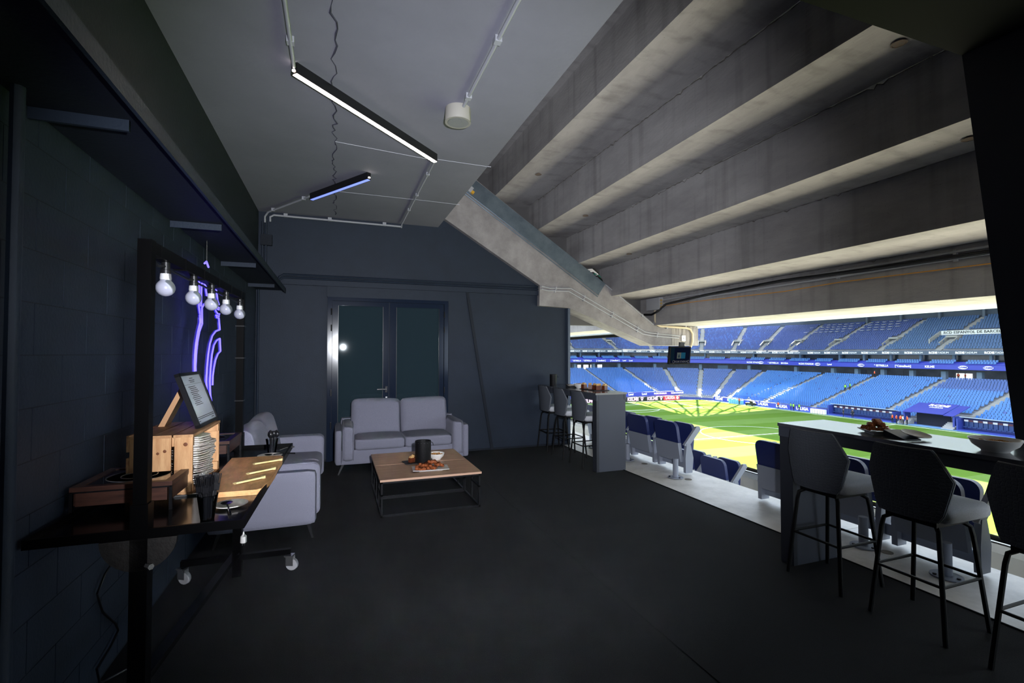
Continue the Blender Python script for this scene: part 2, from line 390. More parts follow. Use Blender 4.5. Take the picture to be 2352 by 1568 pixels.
conduit('conduit', [(-.34, 6.93, 3.745), (-.95, 7.90, 3.745), (-1.0, 7.96, 3.69), (-1.0, 7.965, 3.6)], .014, [(-.42, 7.06, 3.75), (-.87, 7.77, 3.75)], pvc_w, 'white conduit from the short blue light into the corner')

# linear ceiling lights
def linear(p, q, m, label):
    p = Vector(p); q = Vector(q); d = q-p; a = math.atan2(d.y, d.x); L_ = d.length
    t = thing('linear_light', label, 'ceiling light', (p+q)/2, a)
    h, wd = .085, .05
    MB().bb(-L_/2, L_/2, -wd/2, wd/2, -h/2+.004, h/2).build('housing', black_pl, t)
    MB().bb(-L_/2+.004, L_/2-.004, -wd/2+.006, wd/2-.006, -h/2-.001, -h/2+.006).build('diffuser', m, t)
    for s in (-1, 1): MB().bb(s*L_/2-.004, s*L_/2+.004, -wd/2+.004, wd/2-.004, -h/2+.008, h/2-.01).build('end_cap', blackm, t)
    MB().lathe([(.012, 0), (.012, .01), (0, .012)], (-L_/2-.006 if m is led_w else L_/2+.006, 0, -h/2+.02), 8).build('end_lamp', led_w, t)
linear((-.297, 3.80, 3.727), (.98, 5.06, 3.727), led_w, 'long black ceiling bar light with a glowing white underside')
linear((-.315, 6.88, 3.727), (.35, 5.84, 3.727), led_b, 'short black ceiling bar light with a blue underside')
t = thing('ceiling_speaker', 'round white surface-mounted ceiling speaker', 'speaker', (.977, 4.04, 3.65))
MB().lathe([(.108, 0), (.112, .01), (.108, .12)], n=32).build('housing', spk_m, t, True)
MB().lathe([(.088, -.004), (.088, .006)], n=32).build('grille', mat('grille_grey', (140, 141, 142), .7, bump=(300, .5)), t)
MB().lathe([(.112, -.003), (.112, .004), (.09, .004), (.09, -.003)], n=32).build('ring', spk_m, t)

# double door
dr = holder('door_1', (0, YB, 0))
fr = MB()
for x0, x1, z0, z1 in ((-.12, -.055, 0, 2.475), (1.70, 1.765, 0, 2.475), (-.12, 1.765, 2.475, 2.53)): fr.bb(x0, x1, -.05, .0, z0, z1)
fr.build('door_frame', frame_m, dr)
MB().bb(-.13, 1.775, -.055, 0, 2.53, 2.69).build('transom_panel', navy, dr)
for x0, x1, gl, gr in ((-.05, .80, .035, .713), (.815, 1.69, .919, 1.617)):
    lf = MB()
    lf.bb(x0, gl, -.045, -.005, .01, 2.47); lf.bb(gr, x1, -.045, -.005, .01, 2.47); lf.bb(gl, gr, -.045, -.005, 2.40, 2.47); lf.bb(gl, gr, -.045, -.005, .01, .14)
    lo = lf.build('leaf', frame_m, dr)
    MB().bb(gl, gr, -.032, -.026, .14, 2.40).build('glass', glass_dk, lo)
    MB().bb(gl-.005, gr+.005, -.012, -.006, .13, 2.41).build('backing', mat('dark_beyond', (66, 76, 84), .9), lo)
    for xx in ((gl, gl+.006), (gr-.006, gr)): MB().bb(xx[0], xx[1], -.046, -.030, .14, 2.40).build('bead', black_pl, lo)
for x in (-.062, 1.70):
    for z in (.55, 1.05, 2.05, 2.30): MB().tube([(x, -.055, z-.05), (x, -.055, z+.05)], .010).build('hinge', black_pl, dr, True)
h = MB(); h.tube([(.765, -.05, 1.09), (.765, -.10, 1.09), (.62, -.10, 1.09)], .011); h.build('handle', steel, dr, True)
MB().box((.765, -.052, 1.085), (.035, .012, .10)).build('handle_plate', blackm, dr)
MB().box((.767, -.052, .94), (.026, .016, .06)).build('lock', steel, dr)

# ---------------------------------------------------------------- stepped underside of the stand
prof = [(2.57, 4.92, 4.38, 3.345), (3.37, 4.40, 3.86, 4.13), (4.16, 3.88, 3.306, 4.865), (4.88, 3.33, 2.734, 5.815), (5.83, 2.76, 2.203, 6.87)]
for i, (x, zt, zb, x2) in enumerate(prof):
    o = MB().prism([(x, zb), (x2, zb), (x2, zb+.14), (x+.14, zb+.14), (x+.14, zt+.1), (x, zt+.1)], 'y', -7, 24).build('concrete_step', conc)
    struct(o, 'precast concrete step unit seen from below')
    if i < 4:
        pr = random.Random(i); pts = []; y = -3.0      # ragged mortar bead along the joint to the next riser
        nx = prof[i+1][0]
        while y < 7.9:
            pts.append((nx-.004, y, zb+.010-pr.random()*.012-(.03*pr.random() if pr.random() < .12 else 0))); y += pr.uniform(.02, .06)
        MB().tube(pts, [pr.uniform(.002, .009) for _ in pts], 4).build('mortar_bead', mat('mortar', (122, 116, 112), .95, bump=(90, .8)), o)
for x, y, z in ((2.87, 6.70, 4.38), (3.73, 6.80, 3.86), (3.73, 2.23, 3.86), (4.545, 6.81, 3.306), (4.54, 2.24, 3.306)):
    o = MB().lathe([(.05, -.012), (.04, -.014), (.034, .0), (.02, .0), (.02, -.004), (0, -.004)], (x, y, z), 18).build('lifting_insert', mat('insert_grey', (112, 106, 100), .8, noise=(40, (128, 104, 84))), None, True)
    tag(o, 'round lifting insert in the %s concrete soffit %s' % ({4.38: 'topmost', 3.86: 'second', 3.306: 'third'}[z], 'near the dark column' if y < 4 else 'near the sloping beam'), 'insert')
o = MB().prism([(1.0, 4.92), (2.57, 4.92), (2.57, 5.1), (1.0, 5.1)], 'y', -7, 24).build('concrete_slab_above', conc); struct(o, 'slab above the ceiling void')
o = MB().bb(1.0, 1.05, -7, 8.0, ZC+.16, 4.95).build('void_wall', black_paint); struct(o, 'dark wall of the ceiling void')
o = MB().prism([(6.872, 2.158), (6.878, 2.158), (6.878, 2.34), (6.872, 2.34)], 'y', -7, 24).build('edge_strip_light', poly_m); struct(o, 'white translucent strip along the outer edge of the soffit')
# sloping raker beam beside the end wall
rk = MB().prism([(1.62, 3.94), (3.41, 2.868), (3.40, 2.505), (3.99, 2.483), (5.80, 1.811), (6.28, 1.813), (6.28, 2.19), (5.91, 2.178), (5.83, 2.23), (5.0, 2.80), (4.30, 3.25), (2.30, 4.57), (1.62, 5.02)], 'y', 7.9, 8.33).build('raker_beam', conc_lt)
struct(rk, 'sloping cast concrete raker beam')
MB().bb(6.24, 6.888, 7.896, 8.334, 1.812, 2.196).build('striated_end', stri, rk)
mp = MB().prism([(1.90, 4.47), (2.05, 4.71), (4.733, 2.957), (4.585, 2.745)], 'y', 7.872, 7.898)
mo = mp.build('cover_plate', galv, rk)
for q in (0.0, .035):
    a = Vector((1.90-q*.55, 7.868, 4.47-q)); b = Vector((4.585-q*.55, 7.868, 2.745-q)); MB().tube([a, b], .010, 6).build('plate_fold', galv, mo)
t = thing('conduit', 'upper of the two grey conduits bent along the sloping concrete beam', 'conduit', (3.45, 7.88, 2.84))
def clips(t, pts, r, m):
    for c in pts: MB().box(c, (.02, .03, .05)).build('clip', m, t, world=True)
MB().tube([(3.43, 7.88, 2.85), (3.60, 7.88, 2.825), (4.015, 7.88, 2.84), (5.605, 7.88, 2.071), (5.80, 7.88, 2.045), (6.424, 7.88, 2.0)], .012).build('pipe', pvc, t, True, world=True)
clips(t, [(3.72, 7.885, 2.828), (4.3, 7.885, 2.70), (4.9, 7.885, 2.41), (5.45, 7.885, 2.145), (5.9, 7.885, 2.04)], .012, pvc)
t = thing('conduit', 'lower of the two grey conduits bent along the sloping concrete beam', 'conduit', (3.45, 7.88, 2.80))
MB().tube([(3.43, 7.88, 2.80), (3.563, 7.88, 2.778), (3.97, 7.88, 2.784), (5.555, 7.88, 2.03), (5.755, 7.88, 2.0), (6.40, 7.88, 1.957)], .012).build('pipe', pvc, t, True, world=True)
clips(t, [(3.70, 7.885, 2.778), (4.28, 7.885, 2.64), (4.87, 7.885, 2.355), (5.43, 7.885, 2.09), (5.88, 7.885, 1.993)], .012, pvc)
t = thing('conduit', 'thin conduit along the upper edge of the sloping concrete beam', 'conduit', (4.74, 7.88, 2.95))
MB().tube([(4.743, 7.885, 2.945), (5.807, 7.885, 2.21), (5.83, 7.885, 2.3), (5.85, 7.885, 2.47)], .010).build('pipe', pvc, t, True, world=True)
clips(t, [(5.0, 7.888, 2.765), (5.55, 7.888, 2.385)], .01, pvc)
t = thing('drain_pipe', 'beige bent pipe around the end of the sloping concrete beam', 'pipe', (5.82, 7.86, 2.5))
MB().tube([(5.823, 7.86, 2.55), (5.823, 7.86, 2.30), (5.86, 7.86, 2.215), (5.95, 7.86, 2.185), (6.56, 7.86, 2.165), (6.66, 7.86, 2.14), (6.715, 7.86, 2.05), (6.71, 7.86, 1.885), (6.68, 7.86, 1.80), (6.61, 7.86, 1.745)], .022, 10).build('pipe', beige, t, True, world=True)
for x in (6.1, 6.55): MB().box((x, 7.87, 2.19), (.025, .05, .10)).build('clip', pvc, t, world=True)
t = thing('socket_box', 'small white socket box on the striated beam end', 'socket', (6.50, 7.885, 1.955))
MB().bb(-.045, .045, -.03, .01, -.055, .055).build('body', white, t); MB().lathe([(.02, 0), (.02, .004)], (0, 0, 0), 12).build('knob', pvc, t).matrix_local = Matrix.Translation((0, -.03, 0)) @ Matrix.Rotation(R(90), 4, 'X')
MB().tube([(.01, -.02, -.05), (.03, -.02, -.13), (-.03, -.02, -.22)], .006).build('lead', white, t, True)
# TV under the raker
t = thing('television', 'black wall screen hanging under the concrete beam end', 'television', (6.2, 7.62, 1.62))
t.rotation_euler = (R(6), 0, R(8))
MB().bb(-.275, .275, -.02, .03, -.17, .17).build('casing', mat('casing_black', (12, 12, 13), .8, spec=.1), t)
scn = MB().bb(-.255, .255, -.0225, -.019, -.148, .152).build('screen', mat('screen_navy', (3, 5, 13), .9, spec=0, emit=((12, 18, 44), .25)), t)
MB().bb(-.09, .015, -.0245, -.022, -.06, .055).build('picture_left', mat('screen_sand', (42, 46, 46), .9, spec=0, emit=((84, 90, 90), .3)), scn)
MB().bb(.015, .13, -.0245, -.022, -.06, .055).build('picture_right', mat('screen_teal', (9, 34, 48), .9, spec=0, emit=((22, 76, 104), .35)), scn)
MB().prism([(-.037, .03), (-.06, -.03), (-.037, -.048), (-.014, -.03)], 'y', -.026, -.0244).build('drop_mark', mat('screen_teal_dark', (14, 30, 40), .9, spec=0), scn)
MB().bb(-.255, -.16, -.0235, -.0215, -.10, .152).build('side_panel', mat('screen_side', (5, 13, 20), .9, spec=0, emit=((12, 30, 46), .25)), scn)
text('RCDE STADIUM', .05, Vector((6.2, 7.62, 1.62)) + Vector((.03, -.024, -.12)), (1, 0, 0), (0, 0, 1), mat('screen_violet', (30, 26, 48), .6), t, ext=.001)
for x in (-.17, .22): MB().lathe([(.028, 0), (.028, .002), (.022, .002), (.022, 0)], (0, 0, 0), 16).build('round_mark', mat('screen_violet', (30, 26, 48), .6), scn).matrix_local = Matrix.Translation((x, -.022, -.12)) @ Matrix.Rotation(R(90), 4, 'X')
MB().bb(-.02, .10, -.01, .03, -.02, .25).build('bracket', blackm, t, loc=(.03, .02, 0))
# cables and pipes along the last riser
t = thing('junction_box', 'light grey junction box on the last riser beside the beam', 'junction box', (5.79, 7.82, 2.60))
MB().bb(-.05, .04, -.20, .20, -.11, .12).build('body', pvc, t)
for z in (-.06, 0, .06): MB().tube([(-.01, -.20, z), (-.01, -.225, z)], .022, 10).build('gland', mat('gland_yellow', (200, 170, 110), .5), t)
for z, lb in ((2.665, 'upper grey pipe along the last concrete riser'), (2.60, 'lower grey pipe along the last concrete riser')):
    t = thing('conduit', lb, 'conduit', (5.81, 7.6, z)); MB().tube([(5.805, 7.62, z), (5.805, -3, z+.01)], .014).build('pipe', pvc, t, True, world=True)
    for y in (6.6, 5.4, 4.2, 3.0): MB().box((5.812, y, z), (.03, .03, .05)).build('clip', pvc, t, world=True)
o = MB().tube([(5.79, 8.17, 2.43), (5.78, 7.9, 2.41), (5.77, 7.7, 2.46), (5.77, 7.45, 2.575), (5.78, 7.0, 2.60), (5.78, 6.27, 2.635), (5.78, 4.96, 2.66), (5.78, 3.8, 2.63), (5.78, 2.69, 2.615), (5.78, -3, 2.6)], .021, 8).build('cable', black_pl, None, True)
tag(o, 'thick black cable sagging along the last concrete riser', 'cable')
o = MB().tube([(5.80, 7.49, 2.55), (5.80, 6.68, 2.545), (5.80, 4.97, 2.51), (5.80, 4.17, 2.53), (5.80, 2.69, 2.505), (5.8, -3, 2.5)], .0055, 6).build('cable', mat('cable_yellow', (236, 160, 40), .5), None, True)
tag(o, 'thin yellow cable along the last concrete riser', 'cable')
t = thing('cable_bundle', 'coiled white, green and black cables behind the galvanised cover plate', 'cable', (4.54, 7.95, 3.13))
for i, (m, dx, dz) in enumerate(((white, -.05, .03), (white, -.01, .0), (black_pl, 0, .045), (mat('cable_green', (20, 120, 100), .5), .05, -.05), (black_pl, .08, -.09))):
    MB().tube([(dx-.09, -.02*i, dz+.05), (dx-.03, -.05, dz+.055), (dx+.05, -.05, dz), (dx+.09, -.01, dz-.04)], .017 if i < 2 else .012, 7).build('strand', m, t, True)
t = thing('plug_connector', 'yellow and grey plug at the top of the cover plate', 'plug', (2.12, 7.85, 4.42))
MB().box((0, 0, 0), (.06, .04, .10), ry=R(35)).build('body', pvc, t); MB().box((.035, 0, -.045), (.05, .04, .05), ry=R(35)).build('cap', mat('plug_yellow', (224, 170, 50), .5), t)

# dark bulkhead and column of the nearer frame
o = MB().bb(1.6, 6.0, 1.1, 1.9, 3.585, 4.9).build('bulkhead', black_paint); struct(o, 'dark painted beam of the nearer frame')
o = MB().prism([(3.75, 3.8), (5.0, 3.8), (5.2, -.2), (4.53, -.2)], 'y', 1.35, 1.9).build('column', mat('column_black', (24, 28, 40), .6)); struct(o, 'dark inclined column')
# next bay beyond the raker
o = MB().bb(6.88, 6.93, 8.4, 24, 2.08, 2.185).build('fascia_dark', black_paint); struct(o, 'dark fascia of the next box')

# ================================================================= FURNITURE
def loveseat(label, loc, rz):
    t = thing('loveseat', label, 'sofa', loc, rz)       # origin: front-left corner on the floor; x along the width, y to the back
    W_, D_ = 1.88, .88
    MB().round_box((W_/2, D_/2+.02, .23), (W_-.02, D_-.06, .21), .025, 6).build('base', fab, t, True)
    MB().round_box((W_/2, D_-.08, .42), (W_-.16, .14, .56), .05, 6).build('back_frame', fab, t, True)
    for x in (.05, W_-.05):
        MB().round_box((x, D_/2+.01, .37), (.10, D_-.02, .49), .045, 8).build('arm', fab, t, True)
    for x, s in ((.175, 1), (W_-.175, -1)):
        MB().round_box((x, .40, .425), (.15, .82, .48), .048, 10, (.012, 0, .012)).build('arm_cushion', fab, t, True)
        ac = t.children[-1]
        for dx in (-.068, .068):
            y0_, y1_, z0_, z1_, r_ = -.003, .803, .190, .662, .055; pts = []
            for cy_, cz_, a0_ in ((y1_-r_, z1_-r_, 0), (y0_+r_, z1_-r_, 90), (y0_+r_, z0_+r_, 180), (y1_-r_, z0_+r_, 270)):
                pts += [(x+dx, cy_+r_*math.cos(R(a0_+k*22.5)), cz_+r_*math.sin(R(a0_+k*22.5))) for k in range(5)]
            MB().tube(pts + [pts[0]], .0045, 5, False).build('piping', fab, ac, True)
    for x in (.60, W_-.60):
        sc_ = MB().round_box((x, .39, .40), (.685, .76, .17), .05, 10, (0, .008, .018)).build('seat_cushion', fab, t, True)
    for x, k in ((.582, 1), (W_-.582, 0)):
        MB().round_box((x, .60, .70), (.72, .20, .54), .075, 12, (0, .035, .015), rx=R(-13), ry=R(1.0 if k else -1.4)).build('back_cushion', fab, t, True)
    for x, y, sx, sy in ((.06, .06, -1, -1), (W_-.06, .06, 1, -1), (.06, D_-.06, -1, 1), (W_-.06, D_-.06, 1, 1)):
        MB().tube([(x-sx*.05, y-sy*.03, .128), (x+sx*.012, y+sy*.01, 0)], [.022, .010], 4).build('leg', black_pl, t, True)
    return t
loveseat('grey fabric two-seat sofa standing in front of the double door', (.0, 6.98, 0), 0)
s2 = loveseat('grey fabric two-seat sofa along the block wall behind the buffet cart', (-.13, 4.70, 0), R(90))

def coffee(label, loc):
    t = thing('coffee_table', label, 'coffee table', loc)   # origin: front-left corner
    Wt, Dt, Ht = 1.065, .665, .38
    tp = MB().bb(0, Wt, 0, Dt, Ht-.022, Ht).build('tabletop', oak, t)
    MB().bb(0, Wt, -.0015, .0, Ht-.022, Ht-.0005).build('edge_band', oak_edge, tp)
    q = .009
    def bar(n, a, b): MB().bb(min(a[0], b[0])-q, max(a[0], b[0])+q, min(a[1], b[1])-q, max(a[1], b[1])+q, min(a[2], b[2])-q, max(a[2], b[2])+q).build(n, blackm, t)
    x0, x1, y0, y1, zt, zb = .02, Wt-.02, .02, Dt-.02, Ht-.033, .011
    for x in (x0, x1):
        for y in (y0, y1): bar('leg', (x, y, zb), (x, y, zt))
        bar('side_rail', (x, y0, zt), (x, y1, zt)); bar('side_rail', (x, y0, zb), (x, y1, zb)); bar('side_rail', (x, y0, .22), (x, y0+.30, .22))
        bar('upright', (x, y0+.30, zb), (x, y0+.30, zt))
    for y in (y0, y1):
        bar('long_rail', (x0, y, zt), (x1, y, zt)); bar('long_rail', (x0, y, zb), (x1, y, zb))
    return t
coffee('low oak-topped table with black frame, the nearer of the pair to the viewer', (.432, 5.062, 0))
coffee('low oak-topped table with black frame, the one nearer the sofa by the door', (.432, 5.737, 0))

# bar counters
def counter(label, x0, x1, y0, y1, legs):
    t = thing('bar_counter', label, 'counter', ((x0+x1)/2, (y0+y1)/2, 0))
    MB().bb(x0-.012, x1, y0, y1, 1.075, 1.10).build('countertop', ctop, t, world=True)
    MB().bb(x0, x0+.03, y0, y1, .995, 1.075).build('apron', cside, t, world=True)
    MB().bb(x1-.05, x1-.02, y0, y1, 1.0, 1.075).build('apron', cside, t, world=True)
    for a, b in legs:
        MB().bb(x0+.005, x0+.045, a, b, 0, 1.075).build('leg_edge', mat('counter_edge', (44, 47, 54), .45), t, world=True)
        MB().bb(x0+.045, x1-.03, a, b, 0, 1.075).build('leg_panel', cside, t, world=True)
    return t
counter('long grey bar counter carrying the big white bowl, nearer the viewer', 3.37, 3.88, -.6, 2.95, ((2.83, 2.945), (-.5, -.4)))
counter('grey bar counter standing against the end wall beyond the first', 3.425, 3.93, 5.955, 7.99, ((5.96, 6.07),))

def stool():
    t = thing('bar_stool', '', 'bar stool', (0, 0, 0), 0, 'bar stools at the counters')
    for sx in (-1, 1):
        for sy in (-1, 1):
            MB().tube([(sx*.125, sy*.125, .635), (sx*.15, sy*.15, .615), (sx*.16, sy*.158, .56), (sx*.208, sy*.205, 0)], .0135, 8).build('leg', leg_m, t, True)
    z = .315; a, b = .185, .182
    for p, q in (((-a, -b), (a, -b)), ((a, -b), (a, b)), ((a, b), (-a, b)), ((-a, b), (-a, -b))):
        MB().tube([(p[0], p[1], z), (q[0], q[1], z)], .009, 6).build('footrest', leg_m, t, True)
    MB().bb(-.15, .15, -.14, .14, .635, .67).build('seat_frame', leg_m, t)
    st_ = MB().round_box((.06, 0, .712), (.43, .415, .095), .042, 10, (0, 0, .012)).build('seat', fab_seat, t, True)
    # hexagonal curved shell back
    rows = [(.675, .16), (.72, .185), (.83, .212), (.92, .232), (1.0, .20), (1.075, .168), (1.095, .155)]
    outer = MB(); n = 10
    def X(y, z): return -.215 - (z-.675)*.085 + (abs(y)/.23)**2.2*.075
    vs = []; 
    for th in (0, .028):
        for z_, hw in rows:
            for k in range(n+1):
                y = -hw + 2*hw*k/n; vs.append((X(y, z_)+th, y, z_))
    m_ = len(rows); N = m_*(n+1); fs = []; 
    for i in range(m_-1):
        for k in range(n):
            a0 = i*(n+1)+k; q = [a0, a0+1, a0+n+2, a0+n+1]
            fs.append(q[::-1]); fs.append([x+N for x in q])
    bd = [k for k in range(n+1)] + [i*(n+1)+n for i in range(1, m_)] + [(m_-1)*(n+1)+k for k in range(n-1, -1, -1)] + [i*(n+1) for i in range(m_-2, 0, -1)]
    for i in range(len(bd)): j = (i+1) % len(bd); fs.append([bd[i], bd[j], bd[j]+N, bd[i]+N])
    bk = MB().add(vs, fs).build('backrest', fab_back, t, True)
    MB().tube([tuple(Vector(vs[i])+Vector((.014, 0, 0))) for i in bd]+[tuple(Vector(vs[bd[0]])+Vector((.014, 0, 0)))], .0045, 5, False).build('piping', mat('piping_grey', (120, 122, 128), .7), bk, True)
    return t
st0 = stool()
spots = [(3.463, 2.575, 'bar stool at the near counter beside its end panel, farthest of the near three'), (3.46, 1.97, 'middle bar stool of the three at the near counter'), (3.46, 1.36, 'bar stool at the near counter cut off by the right edge of the photo'),
         (3.565, 7.68, 'bar stool at the far counter closest to the end wall'), (3.56, 7.06, 'middle bar stool of the three at the far counter'), (3.56, 6.43, 'bar stool at the far counter beside its end panel')]
for i, (x, y, lb) in enumerate(spots):
    o = st0 if i == 0 else dup(st0, (x, y, 0))
    o.location = (x, y, 0); o['label'] = lb

# ================================================================= BUFFET CART
TH = R(-1.54); OX, OY = -.366, 2.325
bf = thing('buffet_cart', 'black steel buffet cart on casters with an upright lamp frame', 'cart', (OX, OY, 0), TH)
Wb, Lb = .715, 1.80
tr = MB().bb(-Wb, 0, 0, Lb, .925, .94).build('tray', tray_m, bf)
for x0, x1, y0, y1 in ((-Wb, 0, -.012, 0), (-Wb, 0, Lb, Lb+.012), (-Wb-.012, -Wb, -.012, Lb+.012), (0, .012, -.012, Lb+.012)):
    MB().bb(x0, x1, y0, y1, .925, .962).build('rim', cart_m, tr)
xm = -Wb/2
for y, nm in ((.01, 0), (Lb+.005, 1)):
    q = MB(); q.bb(xm-.024, xm+.024, y-.024, y+.024, .0, 2.12); po = q.build('post', cart_m, bf)
    MB().bb(xm-.030, xm+.030, y-.030, y+.030, .0, 1.06).build('sleeve', cart_m, po)
    if nm:
        for z in (1.05, 1.30, 1.62, 1.86): MB().bb(xm-.03, xm+.03, y-.03, y+.03, z, z+.008).build('tape_band', black_pl, po)
    for z in (.82,): MB().tube([(xm+.03, y-.03, z), (xm+.05, y-.05, z)], .012, 6).build('bolt', steel, po)
MB().bb(xm-.025, xm+.025, .03, Lb, 2.065, 2.115).build('top_bar', cart_m, bf)
MB().prism([(xm+.13*math.cos(a), .925+.125*math.sin(a)) for a in [math.pi+math.pi*k/16 for k in range(17)]], 'y', -.02, .0).build('half_disc', mat('dark_cork', (28, 24, 22), .8, noise=(18, (18, 16, 15)), bump=(40, .3)), bf)
for y in (.02, Lb-.02):
    MB().bb(-Wb+.0, 0.01, y-.02, y+.02, .125, .165).build('base_rail', cart_m, bf)
q = MB(); q.add([(xm+sx*.024, y, z+dz) for y, z in ((Lb-.02, .165), (.0, .335)) for sx, dz in ((-1, 0), (1, 0), (1, .03), (-1, .03))], [(0, 1, 2, 3), (7, 6, 5, 4), (0, 4, 5, 1), (1, 5, 6, 2), (2, 6, 7, 3), (3, 7, 4, 0)]); q.build('centre_rail', tray_m, bf)
for x, y, a in ((.0, Lb-.02, 1.25), (-Wb+.01, Lb-.02, 1.05), (0, .02, .2), (-Wb+.01, .02, .9)):
    cs = MB().bb(-.03, .03, -.03, .03, .108, .118).build('caster', steel, bf); cs.location = (x, y, 0); cs.rotation_euler = (0, 0, a)
    k = MB(); k.bb(-.022, -.018, -.035, .02, .04, .11); k.bb(.018, .022, -.035, .02, .04, .11); k.build('fork', steel, cs)
    wl_ = MB().lathe([(.012, -.012), (.042, -.014), (.046, -.008), (.046, .008), (.042, .014), (.012, .012)], (0, 0, 0), 20).build('wheel', mat('wheel_grey', (170, 170, 172), .5), cs, True)
    wl_.matrix_local = Matrix.Translation((0, -.02, .047)) @ Matrix.Rotation(R(90), 4, 'Y')
def onb(x, y, z=.94):    # a point given in the cart's own frame
    v_ = Matrix.Rotation(TH, 3, 'Z') @ Vector((x, y, 0)); return (OX+v_.x, OY+v_.y, z)
def loc_b(X, Y):
    v_ = Matrix.Rotation(-TH, 3, 'Z') @ Vector((X-OX, Y-OY, 0)); return v_.x, v_.y

# festoon with five bulbs under the top bar
fs_ = thing('festoon', 'string of five unlit opal bulbs along the cart top bar', 'string lights', onb(xm, 0, 2.06), TH)
ys = [.225, .635, .985, 1.34, 1.79-.03]
cb = [(0, .05, -.0)]
for i, y in enumerate(ys): cb += [(0, y-.09, -.025), (0, y, -.012), (0, y+.08, -.022)]
MB().tube(cb, .006, 6).build('cable', black_pl, fs_, True)
for i, y in enumerate(ys):
    b = MB().lathe([(.038*math.sin(R(a)), -.108-.038*math.cos(R(a))) for a in (1, 20, 40, 60, 80, 100, 115, 130, 142)] + [(.0215, -.074)], (0, 0, 0), 18).build('bulb', bulb_m, fs_, True); b.location = (0, y, 0)
    MB().lathe([(.021, -.073), (.0225, -.066), (.021, -.045), (.0, -.045)], n=16).build('collar', bulb_w, b, True)
    MB().lathe([(.0, -.047), (.021, -.046), (.021, -.03), (.017, -.028), (.017, .012), (.0, .014)], n=14).build('lampholder', black_pl, b, True)
for i in range(6):
    MB().bb(-.027, .027, .09+i*.32, .094+i*.32, -.001, .057).build('cable_tie', cart_m, fs_)
# power plug hanging at the corner
t = thing('power_plug', 'small white plug hanging by the far post under the cart', 'plug', (-.627, 4.07, .285), TH)
MB().lathe([(.004, .058), (.007, .04), (.014, .03), (.021, .025), (.023, -.02), (.014, -.028), (0, -.028)], n=10).build('body', white, t, True)
for s in (-1, 1): MB().tube([(s*.007, 0, -.02), (s*.007, 0, -.045)], .002, 5).build('pin', steel, t)
o = MB().tube([(-.98, 3.0, .92), (-1.05, 3.12, .75), (-1.09, 3.147, .567), (-1.09, 3.04, .54), (-1.09, 2.96, .48), (-1.09, 3.02, .36), (-1.09, 3.18, .22), (-1.09, 3.22, .163), (-1.09, 3.12, .13), (-1.09, 2.97, .11), (-1.08, 2.98, .03), (-1.02, 3.1, .008), (-.9, 3.2, .008)], .006, 6).build('cable', black_pl, None, True)
tag(o, 'black cable hanging from the cart down the left wall', 'cable')

def warmer(label, X, Y, w_, d_):
    t = thing('food_warmer', label, 'food warmer', (X, Y, .94), TH)     # origin near-right corner; x to the left is negative
    H_ = .13
    q = MB(); f = .012
    for x0, x1, y0, y1 in ((-w_, 0, 0, .035), (-w_, 0, d_-.035, d_), (-w_, -w_+.035, .035, d_-.035), (-.035, 0, .035, d_-.035)): q.bb(x0, x1, y0, y1, H_-.02, H_)
    q.build('top_frame', walnut, t)
    g = MB().bb(-w_+.035, -.035, .035, d_-.035, H_-.010, H_-.004).build('hob_glass', glass_top, t)
    for r_ in (.13, .075):
        MB().lathe([(r_, -.0038), (r_, -.0032), (r_-.004, -.0032), (r_-.004, -.0038)], (-w_/2, d_/2, H_), 40).build('ring_mark', mat('ring_grey', (150, 150, 155), .4), g)
    for n, x0, x1, y0, y1 in (('side_panel', -w_+.02, -.02, .004, .02), ('side_panel', -w_+.02, -.02, d_-.02, d_-.004)): MB().bb(x0, x1, y0, y1, H_-.085, H_-.028).build(n, walnut, t)
    for x0, x1 in ((-w_+.004, -w_+.02), (-.02, -.004)): MB().bb(x0, x1, .02, d_-.02, H_-.085, H_-.02).build('side_panel', walnut_y, t)
    for x in (-w_+.006, -.006):
        for y in (.006, d_-.006): MB().bb(x-.006, x+.006, y-.006, y+.006, 0, H_-.02).build('leg', blackm, t)
    q = MB()
    for y in (.006, d_-.006): q.bb(-w_, 0, y-.005, y+.005, H_-.027, H_-.02)
    for x in (-w_+.006, -.006): q.bb(x-.005, x+.005, 0, d_, H_-.027, H_-.02)
    q.build('wire_frame', blackm, t)
warmer('walnut-sided hob warmer at the near end of the cart', -.705, 2.655, .385, .39)
warmer('walnut-sided hob warmer at the far end of the cart behind the crate', -.665, 3.72, .385, .39)

# wooden crate lying on its side, opening to the right
lx, ly = loc_b(-.68, 2.90)
cr = thing('wooden_crate', 'pine slatted crate lying on its side with plates inside', 'crate', (-.68, 2.90, .94), TH)
Wc, Lc, Hc = .275, .535, .305
for k in range(3):      # end facing the viewer: three upright slats, gaps between
    x1 = -.003 - k*.095
    MB().bb(x1-.080, x1, 0, .012, .014, Hc-.014).build('end_slat', pine, cr); MB().bb(x1-.080, x1, Lc-.012, Lc, .014, Hc-.014).build('end_slat', pine, cr)
    MB().bb(x1-.085, x1+.003, -.004, Lc+.004, Hc-.014, Hc).build('top_board', pine_h, cr)
    MB().bb(x1-.085, x1+.003, -.004, Lc+.004, 0, .014).build('bottom_board', pine_h, cr)
for z in (.05, .16, .27): MB().bb(-Wc-.012, -Wc, 0, Lc, z-.04, z+.04).build('back_board', pine_h, cr)
for y0, y1 in ((.012, .03), (Lc-.03, Lc-.012)):
    MB().bb(-Wc, -.004, y0, y1, .014, .06).build('batten', pine, cr); MB().bb(-Wc, -.004, y0, y1, Hc-.06, Hc-.014).build('batten', pine, cr)
